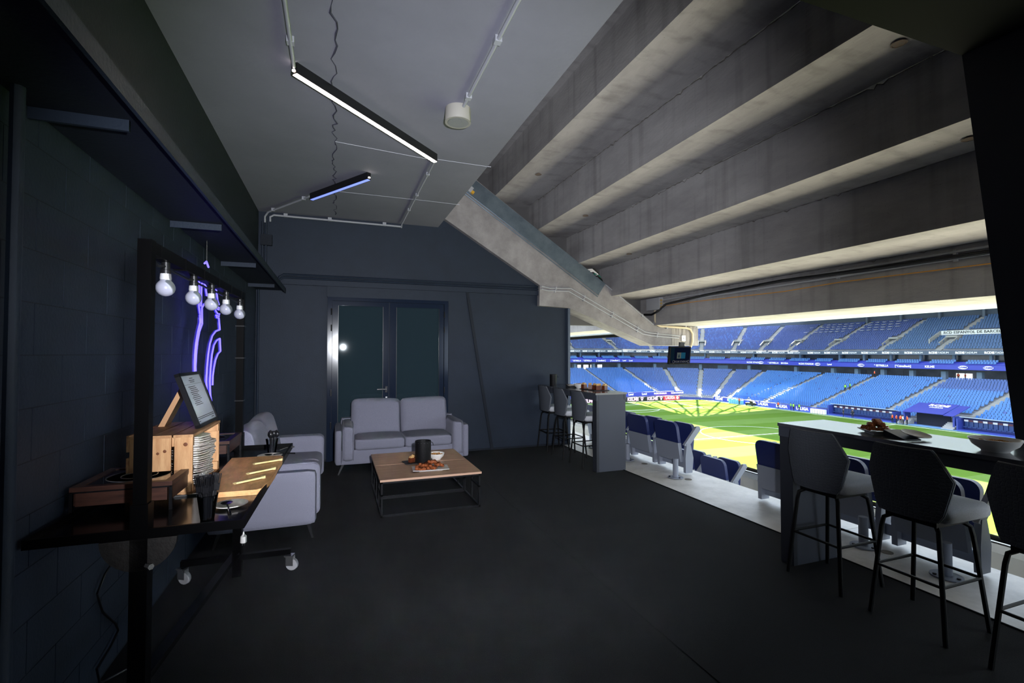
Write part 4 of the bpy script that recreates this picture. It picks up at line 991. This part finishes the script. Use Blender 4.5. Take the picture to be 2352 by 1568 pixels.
for k in range(UN):
    u = 22.9+k*UU+.42; z = U0+k*UZ
    for s in along(-45, 164, u, .52):
        if gap(s, u, A_UP, 1.5 if 4 < k < 9 else .75): continue
        if s > 119.6 and 8 <= k < 12: continue                    # sign and glazed box
        put('teal' if s > 110.5 else ('upper' if s > 66 else 'deep' if rs.random() < .3 else 'upper'), s, u, z)
for s in along(-44, 164, 23, .52):
    bay = (s % 7) if (s < 0 or s > 90) else (s % 9)
    if bay < 2.2: continue
    for u, z in ((22.85, -2.05), (23.6, -1.68)): put('box', s, u, z)
# the 300 largest in view become objects of their own, the rest one mesh per colour
FW = Vector((math.sin(R(20.042)), math.cos(R(20.042)), 0)); RT = Vector((FW.y, -FW.x, 0))
cand = []
for kd in ('bright', 'deep'):
    for i, t_ in enumerate(lists[kd]):
        v_ = Vector((t_[0], t_[1], 0)); f_ = v_.dot(FW); x_ = v_.dot(RT)/f_
        if t_[2] < -3 and .45 < x_ < 1.055 and t_[1] < 56: cand.append((f_, kd, i))
cand.sort(); pick = cand[:300]
near_mesh = {}
q = MB(); q.v = [tuple(x) for x in SV]; q.f = SF
near_mesh['bright'] = q.mesh('stadium_seat', seat_l); near_mesh['deep'] = q.mesh('stadium_seat', seat_d)
drop = {'bright': set(), 'deep': set()}
for f_, kd, i in pick:
    x, y, z, a = lists[kd][i]; drop[kd].add(i)
    o = bpy.data.objects.new('stadium_seat', near_mesh[kd]); C.objects.link(o); o.location = (x, y, z); o.rotation_euler = (0, 0, a)
    tag(o, 'blue seat in the lower tier across the pitch, right of the tunnel' if kd == 'bright' else 'violet-blue seat in the upper rows right of the tunnel', 'seat', 'lower tier seats right of the tunnel' if kd == 'bright' else 'violet-blue seats right of the tunnel')
def seat_mass(kd, m, label):
    L_ = [t_ for i, t_ in enumerate(lists[kd]) if i not in drop.get(kd, ())]
    A = np.array(L_); n = len(A); c, s = np.cos(A[:, 3]), np.sin(A[:, 3])
    V = np.empty((n, len(SV), 3)); V[:, :, 0] = A[:, None, 0]+c[:, None]*SV[None, :, 0]-s[:, None]*SV[None, :, 1]
    V[:, :, 1] = A[:, None, 1]+s[:, None]*SV[None, :, 0]+c[:, None]*SV[None, :, 1]; V[:, :, 2] = A[:, None, 2]+SV[None, :, 2]
    F_ = np.array(SF); F2 = (F_[None]+np.arange(n)[:, None, None]*len(SV)).reshape(-1, 4)
    me = bpy.data.meshes.new('stadium_seats'); me.from_pydata(V.reshape(-1, 3).tolist(), [], F2.tolist()); me.materials.append(m)
    o = bpy.data.objects.new('stadium_seats', me); C.objects.link(o); tag(o, label, 'seats', kind='stuff')
seat_mass('bright', seat_l, 'mass of bright blue seats in the lower tier across the pitch')
seat_mass('mid', seat_m, 'mass of mid-blue seats in the lower tier behind the goal')
seat_mass('deep', seat_d, 'mass of violet-blue seats in the corner and top rows')
seat_mass('upper', seat_u, 'mass of dark blue seats in the upper tier')
seat_mass('teal', seat_t, 'mass of teal-blue seats at the right of the upper tier')
seat_mass('box', seat_l, 'mass of blue balcony seats between the two advertising bands')
# aisle stairs
for A, u0, du, z_0, dz_, n_, wd in ((A_LOW, .5, RU, R0, RZ, RN, 1.25), (A_UP, 22.9, UU, U0, UZ, UN, 1.25)):
    for s in A:
        q = MB()
        for k in range(n_):
            for h in (0, 1):
                c, n = at(s, u0+k*du+.23+h*.46*du/.92, z_0+k*dz_+(.06 if not h else .06+dz_/2))
                q.box(c, (wd, du/2, .16), rz=math.atan2(-n[0], n[1]))
        o = q.build('aisle_stairs', stair_m, gs)
# vomitories of the upper tier
for s in A_UP[:3] + A_UP[4:]:
    q, n = at(s, 26.6, U0+.9); a = math.atan2(-n[0], n[1])
    v_ = holder('vomitory'); v_.parent = gs; v_.location = q; v_.rotation_euler = (0, 0, a)
    for x in (-1.1, 1.1): MB().prism([(-1.2, -.4), (2.6, -.4), (2.6, 2.5), (2.0, 2.5), (-1.2, .9)], 'x', x-.12, x+.12).build('side_wall', stair_m, v_)
    MB().bb(-1.0, 1.0, 1.9, 2.1, -.4, 2.1).build('opening', conc_dk, v_); MB().bb(-1.1, 1.1, 1.2, 2.6, 2.1, 2.5).build('lintel', stair_m, v_)
# press desks
for k in range(13, UN-1, 2):
    for j in range(15):
        s = 80.5+j*1.8+(k % 4)*.45
        if gap(s, 33, A_UP, 1.2): continue
        q, n = at(s, 22.9+k*UU+.1, U0+k*UZ+.75)
        o = MB().box((0, 0, 0), (.95, .55, .06)).build('desk_top', white, gs); o.location = q; o.rotation_euler = (0, 0, math.atan2(-n[0], n[1]))
# name sign and glazed hospitality box in the upper tier
sg = holder('sign_box'); sg.parent = gs
sx_, sy_, sz_ = 134.6, 72.6, CZ+4.75
MB().bb(sx_-.1, sx_+.3, sy_-36, sy_, sz_-.5, sz_+.5).build('sign_band', mat('sign_white', (232, 234, 236), .6), sg)
MB().bb(sx_+1.6, sx_+1.8, sy_-36, sy_, sz_-2.6, sz_-.45).build('glazing', boxw, sg)
MB().bb(sx_+.3, sx_+4, sy_-36, sy_, sz_-.5, sz_-.4).build('soffit', fascia_m, sg)
MB().prism([(sx_-4.2, sz_-3.2), (sx_+3, sz_-3.2), (sx_+3, sz_+.5), (sx_, sz_+.5), (sx_-4.2, sz_-1.5)], 'y', sy_+.05, sy_+.35).build('side_wall', stair_m, sg)
for k in range(5): MB().bb(sx_+1.5, sx_+1.62, sy_-3.5-4.2*k, sy_-2-4.2*k, sz_-1.9, sz_-.6).build('lit_window', mat('warm_lit', (240, 225, 190), .5, emit=((240, 225, 190), .6)), sg)
text('RCD ESPANYOL DE BARCELONA', .84, (sx_-.14, sy_-.5, sz_+.02), (0, -1, 0), (0, 0, 1), txt_k, gs, ext=.02, align='LEFT', width=.008)
# fascia lettering
def band_text(s, st, size, u, z, m, width=None, bold=0):
    c, n = at(s, u, z); text(st, size, c, (n[1], -n[0], 0), (0, 0, 1), m, gs, ext=.015, width=bold)
for s_ in [-44+4.7*k for k in range(11)] + [6.5+7.2*k for k in range(12)] + [93.4+5.0*k for k in range(10)]:
    sp = 1.0 if (s_ < 0 or s_ > 90) else math.degrees(1/(PR+22))
    band_text(s_-.85*sp, 'RCDE', .62, 21.98, .70, txt_w, bold=.03)
    band_text(s_+1.0*sp, 'STADIUM', .56, 21.98, .70, txt_w)
seq = ['* ESTRELLA', '* ESTRELLA', '[ CaixaBank ]', '[ CaixaBank ]', 'Lowi', 'Lowi', 'RCDE STADIUM', '(DAMM)', '* ESTRELLA', 'SKODA', 'RCDE STADIUM', '(DAMM)', 'Lowi', '(DAMM)', '* ESTRELLA', '[*CaixaBank]', 'KELME', '(DAMM)', '(DAMM)', 'KELME']
pos = [-14.8, -10.8, -5.7, -.4, 4.8, 8.4, 67.7, 70.6, 76.2, 81.4, 91, 94.5, 98, 106.4, 111.3, 116.2, 121.7, 127.9, 132.2, 137]
for st, s in zip(seq, pos):
    if not st: continue
    if st == '(DAMM)':
        c, n = at(s, 22.30, -2.45); o = MB().lathe([(0, 0), (.85, 0), (.85, .02), (0, .02)], n=24).build('logo_oval', txt_w, gs)
        o.matrix_local = Matrix.Translation(c) @ Matrix.Rotation(math.atan2(-n[0], n[1]), 4, 'Z') @ Matrix.Rotation(R(90), 4, 'X') @ Matrix.Diagonal((1, .45, 1, 1))
        text('DAMM', .50, c-Vector((n[0], n[1], 0))*.04, (n[1], -n[0], 0), (0, 0, 1), led_band, gs, ext=.01, width=.02)
    else: band_text(s, st, .66, 22.26, -2.45, txt_w, bold=.02)
# roofs with the open trussed corner
def slab_(poly, z, th=.5): return MB().prism(poly, 'z', z, z+th)
ZR = CZ+20
def roof_strip(P4, m, th=.4):
    q = MB(); q.add(P4 + [(x, y, z+th) for x, y, z in P4], [(0, 3, 2, 1), (4, 5, 6, 7), (0, 1, 5, 4), (1, 2, 6, 5), (2, 3, 7, 6), (3, 0, 4, 7)]); q.build('roof_panel', m, gs)
ZM = CZ+14.2; ZE = CZ+11.7
roof_strip([(96.5, -60, ZR), (133, -60, ZM), (133, 117, ZM), (96.5, 117, ZR)], roof_m); roof_strip([(133, -60, ZM), (150, -60, ZE), (150, 117, ZE), (133, 117, ZM)], tier_wall)
roof_strip([(-60, 112, ZR), (103, 112, ZR), (103, 148, ZM), (-60, 148, ZM)], roof_m); roof_strip([(-60, 148, ZM), (103, 148, ZM), (103, 165, ZE), (-60, 165, ZE)], tier_wall)
MB().bb(-40, 28, -70, 165, ZR, ZR+.4).build('roof_panel', roof_m, gs)  # unseen roof over the box, edge placed to block sun and let in sky
MB().bb(-40, 150, -75, -25, ZR, ZR+.4).build('roof_panel', roof_m, gs)
q = MB(); c0 = Vector((100, 112, ZR-1))
for k in range(10):
    a = R(2+k*9.5); d = Vector((math.sin(a), math.cos(a), 0)); q.tube([c0+d*4, c0+d*42-Vector((0, 0, 5))], .35, 5)
for rr_ in (9, 17, 25, 33):
    q.tube([c0+Vector((math.sin(R(a)), math.cos(R(a)), 0))*rr_-Vector((0, 0, rr_*.13)) for a in range(0, 91, 6)], .32, 5)
for k in range(9):
    for r0_, r1_ in ((9, 17), (25, 17), (25, 33)):
        a, b = R(2+k*9.5), R(2+(k+1)*9.5); q.tube([c0+Vector((math.sin(a), math.cos(a), 0))*r0_-Vector((0, 0, r0_*.13)), c0+Vector((math.sin(b), math.cos(b), 0))*r1_-Vector((0, 0, r1_*.13))], .2, 4)
q.build('corner_truss', truss_m, gs)
# rear truss and floodlights under the right roof
for s0 in range(92, 165, 9):
    q = MB(); a0, n = at(s0, 39.5, 12.0); a1, _ = at(s0+8.4, 39.5, 12.0); q.tube([a0, a1], .16, 5); q.tube([a0+Vector((0, 0, 1.1)), a1+Vector((0, 0, 1.1))], .16, 5)
    for k in range(6):
        t0, t1 = a0.lerp(a1, k/6), a0.lerp(a1, (k+1)/6); q.tube([t0, t1+Vector((0, 0, 1.1))], .09, 4)
    q.build('roof_truss', truss_m, gs)
    for k in range(5):
        c = a0.lerp(a1, (k+.5)/5); MB().lathe([(0, -.3), (.28, -.25), (.32, 0), (.2, .25), (0, .3)], c+Vector((-.5, 0, .2)), 10).build('floodlight', lamp_m, gs)
    c, n = at(s0+4, 40.6, 10.3)
    MB().bb(c.x-.3, c.x+.3, c.y-.25, c.y+.25, c.z-1.1, c.z+2.0).build('roof_prop', fascia_m, gs)

# ------------------------------------------------ boards, dugouts, tunnel
bh = thing('advertising_board', 'row of black advertising boards with pale lettering behind the goal', 'advertising board', (80, 116, ZG))
MB().bb(48, 88.6, 116, 116.25, ZG, ZG+1.15).build('board', board_k, bh, world=True)
for x in (57.5, 64.8, 72.0, 79.0, 85.5): 
    text('KELME', 1.25, (x-.6, 115.97, ZG+.56), (1, 0, 0), (0, 0, 1), txt_p, bh, ext=.02, width=.05)
    q = MB(); q.lathe([(0, 0), (.34, 0), (.34, .03), (0, .03)], n=10)
    for dx, dz in ((-.42, .38), (-.15, .55), (.15, .55), (.42, .38)): q.lathe([(0, 0), (.13, 0), (.13, .03), (0, .03)], (dx, dz, 0), 8)
    o = q.build('paw_mark', txt_p, bh); o.matrix_local = Matrix.Translation(Vector((x+2.35, 115.97, ZG+.45))-Vector(bh.location)) @ Matrix.Rotation(R(90), 4, 'X')
br = thing('advertising_board', 'red board with white lettering next to the corner', 'advertising board', (90, 116.02, ZG))
MB().bb(88.7, 94.3, 116.02, 116.27, ZG, ZG+1.15).build('board', board_r, br, world=True)
text('LALIGA', 1.0, (91.0, 115.99, ZG+.58), (1, 0, 0), (0, 0, 1), txt_w, br, ext=.02, width=.03)
o = MB().lathe([(.42, 0), (.42, .03), (.24, .03), (.24, 0)], n=18).build('round_logo', txt_w, br); o.matrix_local = Matrix.Translation(Vector((93.5, 115.99, ZG+.58))-Vector(br.location)) @ Matrix.Rotation(R(90), 4, 'X')
bl = thing('advertising_board', 'blue raised board behind the goal boards', 'advertising board', (80, 118, ZG))
MB().bb(46, 97, 117.9, 118.2, ZG+1.25, ZG+2.35).build('board', led_band, bl, world=True)
for x, st in ((79, 'Lowi'), (83.5, 'Lowi'), (89, 'RCDE STADIUM'), (95, 'RCDE STADIUM'), (62, '* ESTRELLA')): text(st, .85 if st == 'Lowi' else .62, (x, 117.87, ZG+1.8), (1, 0, 0), (0, 0, 1), txt_w, bl, ext=.02, width=.03)
bs = thing('advertising_board', 'long blue board along the far touchline', 'advertising board', (102.2, 92, ZG))
MB().bb(102.2, 102.45, 77, 111, ZG, ZG+1.15).build('board', led_band, bs, world=True)
for y, st in ((109, 'KELME'), (104.5, 'KELME'), (94, 'LALIGA'), (88.5, 'LALIGA'), (83, 'LALIGA')): text(st, .95, (102.17, y, ZG+.58), (0, -1, 0), (0, 0, 1), txt_w, bs, ext=.02, width=.04)
def dugout(label, ya, yb, n):
    t = thing('dugout', label, 'dugout', (102.5, (ya+yb)/2, ZG))
    MB().bb(101.9, 104.4, ya, yb, ZG, ZG+.25).build('base', blue_w, t, world=True)
    MB().bb(104.0, 104.4, ya, yb, ZG, ZG+2.0).build('back_wall', blue_w, t, world=True)
    MB().add([(104.4, ya, ZG+2.0), (104.4, yb, ZG+2.0), (102.7, yb, ZG+2.35), (102.7, ya, ZG+2.35), (104.4, ya, ZG+2.1), (104.4, yb, ZG+2.1), (102.7, yb, ZG+2.45), (102.7, ya, ZG+2.45)], [(0, 1, 2, 3), (4, 7, 6, 5), (0, 4, 5, 1), (1, 5, 6, 2), (2, 6, 7, 3), (3, 7, 4, 0)]).build('canopy', mat('canopy_pale', (180, 190, 215), .3), t, world=True)
    for y in (ya, yb): MB().bb(102.0, 104.4, y-.1, y+.1, ZG, ZG+2.1).build('side_wall', blue_w, t, world=True)
    sm = MB(); sm.round_box((.25, 0, .95), (.16, .60, .95), .06, 3); sm.round_box((-.08, 0, .50), (.55, .60, .16), .06, 3); me = sm.mesh('bench_seat', mat('bench_navy', (34, 58, 112), .5), True)
    mm = MB().bb(-.02, .02, -.3, .3, -.16, .16).mesh('head_pad', mat('pad_white', (226, 222, 226), .6)); mk = MB().bb(-.02, .02, -.3, .3, -.16, .16).mesh('head_pad', mat('pad_maroon', (96, 52, 66), .6))
    for k in range(n):
        y = ya+.6+(yb-ya-1.2)*k/(n-1)
        o = bpy.data.objects.new('bench_seat', me); C.objects.link(o); o.parent = t; o.location = (.85, y-(ya+yb)/2, .2)
        o = bpy.data.objects.new('head_pad', mm if k % 2 else mk); C.objects.link(o); o.parent = t; o.location = (.95, y-(ya+yb)/2, 1.78)
dugout('team dugout with navy seats left of the tunnel', 63.4, 76.5, 20)
dugout('team dugout with navy seats right of the tunnel', 34, 53.0, 28)
tn = thing('tunnel_canopy', 'blue canopy over the players tunnel between the dugouts', 'canopy', (104, 58.4, ZG))
ya, yb = 55.2, 60.6
for y0, y1, nm in ((ya-1.4, ya+.15, 'side_sheet'), (ya+.2, yb-.2, 'roof_sheet'), (yb-.15, yb+1.4, 'side_sheet')):
    dz = 0 if nm == 'roof_sheet' else -.12
    MB().add([(102.6, y0, ZG+2.4+dz), (102.6, y1, ZG+2.4+dz), (107.6, y1, ZG+3.9+dz), (107.6, y0, ZG+3.9+dz), (102.6, y0, ZG+2.5+dz), (102.6, y1, ZG+2.5+dz), (107.6, y1, ZG+4.0+dz), (107.6, y0, ZG+4.0+dz)], [(0, 3, 2, 1), (4, 5, 6, 7), (0, 1, 5, 4), (1, 2, 6, 5), (2, 3, 7, 6), (3, 0, 4, 7)]).build(nm, mat('canopy_blue', (52, 58, 150), .5), tn, world=True)
MB().bb(104.4, 104.6, ya, yb, ZG, ZG+2.6).build('tunnel_mouth', mat('tunnel_dark', (20, 22, 40), .8), tn, world=True)
for y in (ya-1.3, yb+1.3): MB().bb(102.8, 104.6, y-.15, y+.15, ZG, ZG+2.3).build('cheek', blue_w, tn, world=True)
text('RCDE', 1.25, (106.3, 57.9, ZG+3.66), (0, -1, 0), (.958, 0, .287), txt_w, tn, ext=.02, width=.04); text('STADIUM', .5, (105.3, 57.9, ZG+3.36), (0, -1, 0), (.958, 0, .287), txt_w, tn, ext=.02)
for y, k in ((61.9, 5), (54.5, 5)):
    t = thing('tunnel_steps', 'pale concrete steps %s the tunnel' % ('left of' if y > 58 else 'right of'), 'steps', (103.2, y, ZG))
    for j in range(k): MB().bb(-1.2+j*.45, -.75+j*.45+.05, -.9, .9, 0, .22*(j+1)).build('step', stair_m, t)
# kit by the touchline
t = thing('barrier_stack', 'pale blue crates stacked on the touchline', 'crates', (100.9, 101.5, ZG))
for k in range(6): MB().bb(-.4, .4, -2.2+k*.75, -1.55+k*.75, 0, 1.1+.2*(k % 2)).build('crate', mat('crate_cyan', (110, 180, 225), .5), t)
t = thing('camera_cart', 'dark camera cart standing on the touchline', 'cart', (100.6, 96.3, ZG))
MB().bb(-.5, .5, -1.3, 1.3, .25, .75).build('body', board_k, t); MB().bb(-.3, .3, -.9, .1, .75, 1.25).build('camera', board_k, t); MB().lathe([(.28, 0), (.28, .3), (0, .3)], (0, -1.0, .8), 12).build('dish', white, t)
for y in (-.9, .9): MB().lathe([(.24, -.08), (.26, 0), (.24, .08)], (0, 0, 0), 12).build('wheel', board_k, t).matrix_local = Matrix.Translation((-.5, y, .26)) @ Matrix.Rotation(R(90), 4, 'Y')
t = thing('white_boxes', 'row of white ball boxes beside the left dugout', 'boxes', (101.6, 78.6, ZG))
for k in range(6): MB().bb(-.3, .3, -1.8+k*.6, -1.35+k*.6, 0, 1.0).build('box', white, t)

# ------------------------------------------------ people: one continuous body grown from a skeleton, vest as a child
def person_meshes():
    J = {'hip': (0, 0, .95, .15), 'waist': (0, 0, 1.12, .135), 'chest': (0, 0, 1.36, .165), 'neck': (0, 0, 1.50, .06), 'head': (0, -.01, 1.60, .085), 'top': (0, -.01, 1.72, .07),
         'hl': (.09, 0, .90, .10), 'kl': (.11, -.02, .50, .065), 'al': (.12, .02, .09, .045), 'tl': (.13, -.13, .04, .04), 'hr': (-.09, 0, .90, .10), 'kr': (-.10, .0, .50, .065), 'ar': (-.11, .03, .09, .045), 'tr': (-.12, -.12, .04, .04),
         'sl': (.19, 0, 1.43, .065), 'el': (.25, .03, 1.16, .048), 'wl': (.26, -.06, .92, .036), 'fl': (.26, -.09, .83, .03), 'sr': (-.19, 0, 1.43, .065), 'er': (-.25, .03, 1.16, .048), 'wr': (-.26, -.06, .92, .036), 'fr': (-.26, -.09, .83, .03)}
    E_ = [('hip', 'waist'), ('waist', 'chest'), ('chest', 'neck'), ('neck', 'head'), ('head', 'top'), ('hip', 'hl'), ('hl', 'kl'), ('kl', 'al'), ('al', 'tl'), ('hip', 'hr'), ('hr', 'kr'), ('kr', 'ar'), ('ar', 'tr'), ('chest', 'sl'), ('sl', 'el'), ('el', 'wl'), ('wl', 'fl'), ('chest', 'sr'), ('sr', 'er'), ('er', 'wr'), ('wr', 'fr')]
    ks = list(J); me = bpy.data.meshes.new('skeleton'); me.from_pydata([J[k][:3] for k in ks], [(ks.index(a), ks.index(b)) for a, b in E_], [])
    o = bpy.data.objects.new('skeleton', me); C.objects.link(o)
    md = o.modifiers.new('s', 'SKIN'); sv = me.skin_vertices[0].data
    for i, k in enumerate(ks): r = J[k][3]; sv[i].radius = (r, r*(.72 if k in ('hip', 'waist', 'chest') else 1)); sv[i].use_root = (k == 'hip')
    o.modifiers.new('b', 'SUBSURF').levels = 1; md.use_smooth_shade = True
    dg = bpy.context.evaluated_depsgraph_get(); ev = bpy.data.meshes.new_from_object(o.evaluated_get(dg))
    bpy.data.objects.remove(o)
    return ev
pm_ = person_meshes(); pm_.name = 'person'
for m_ in (trouser, vest_k, skin): pm_.materials.append(m_)
for f in pm_.polygons: f.material_index = 2 if f.center.z > 1.47 or (f.center.z < .95 and abs(f.center.x) > .2) else (1 if f.center.z > .98 else 0)
vest_q = MB().lathe([(.17, 1.0), (.185, 1.12), (.20, 1.34), (.17, 1.45), (.08, 1.485)], n=12); vest_q.v = [(x*1.08, y*.78, z) for x, y, z in vest_q.v]
hair_q = MB().lathe([(.095, 1.62), (.10, 1.68), (.085, 1.74), (.04, 1.775), (0, 1.78)], n=10); hair_me = hair_q.mesh('hair', mat('hair_dark', (40, 32, 28), .7), True)
vm = {k: vest_q.mesh('vest', m_, True) for k, m_ in (('orange', vest_o), ('green', vest_g), ('dark', vest_k), ('pale', vest_l))}
ppl = [('orange', 100.0, 99.5, ZG, 'person in an orange vest beside the pale blue crates'), ('orange', 101.2, 88.6, ZG, 'person in an orange vest before the lettered touchline board'),
       ('green', 101.4, 85.3, ZG, 'person in a green vest, left of the touchline three'), ('green', 101.3, 84.5, ZG, 'person in a green vest, middle of the touchline three'), ('green', 101.5, 83.2, ZG, 'person in a green vest, right of the touchline three'),
       ('dark', 101.3, 72.6, ZG, 'person in dark clothes before the left dugout, on the left'), ('dark', 101.2, 70.6, ZG, 'person in dark clothes before the left dugout, on the right'),
       ('orange', 101.6, 63.2, ZG, 'person in an orange vest at the left of the tunnel group'), ('orange', 101.2, 62.2, ZG, 'person in an orange vest second in the tunnel group'), ('orange', 101.4, 61.6, ZG, 'person in an orange vest third in the tunnel group'), ('orange', 101.4, 60.5, ZG, 'person in an orange vest at the right of the tunnel group'), ('pale', 101.2, 61.05, ZG, 'person in a pale shirt within the tunnel group')]
def aisle_pt(s, k, du=0): q, n = at(s, .5+k*RU+.4, R0+k*RZ+.15); return q
q1 = aisle_pt(109.6, 12); q2 = aisle_pt(110.1, 13); q3 = aisle_pt(109.9, RN-1)
ppl += [('green', q1.x, q1.y, q1.z, 'lower of two people in green vests on the stand stairs'), ('green', q2.x, q2.y, q2.z, 'upper of two people in pale green vests on the stand stairs'), ('orange', q3.x, q3.y, q3.z, 'person in an orange vest at the top of the stand stairs')]
q4, _ = at(124.3, 27.6, zc_); q5, _ = at(125.6, 27.6, zc_)
ppl += [('orange', q4.x, q4.y, q4.z, 'left person in orange in the bright concourse opening'), ('orange', q5.x, q5.y, q5.z, 'right person in orange in the bright concourse opening')]
for i, (k, x, y, z, lb) in enumerate(ppl):
    o = bpy.data.objects.new('person', pm_); C.objects.link(o); o.location = (x, y, z+.01); o.rotation_euler = (0, 0, R(-90)+i*1.1); tag(o, lb, 'person')
    for nm, me in (('vest', vm[k]), ('hair', hair_me)):
        c = bpy.data.objects.new(nm, me); C.objects.link(c); c.parent = o

# lettering: curves become plain meshes
dg = bpy.context.evaluated_depsgraph_get()
for o in [x for x in C.objects if x.type == 'FONT']:
    me = bpy.data.meshes.new_from_object(o.evaluated_get(dg)); nm = 'lettering'
    n = bpy.data.objects.new(nm, me); C.objects.link(n); n.parent = o.parent; n.matrix_local = o.matrix_local.copy()
    bpy.data.objects.remove(o)
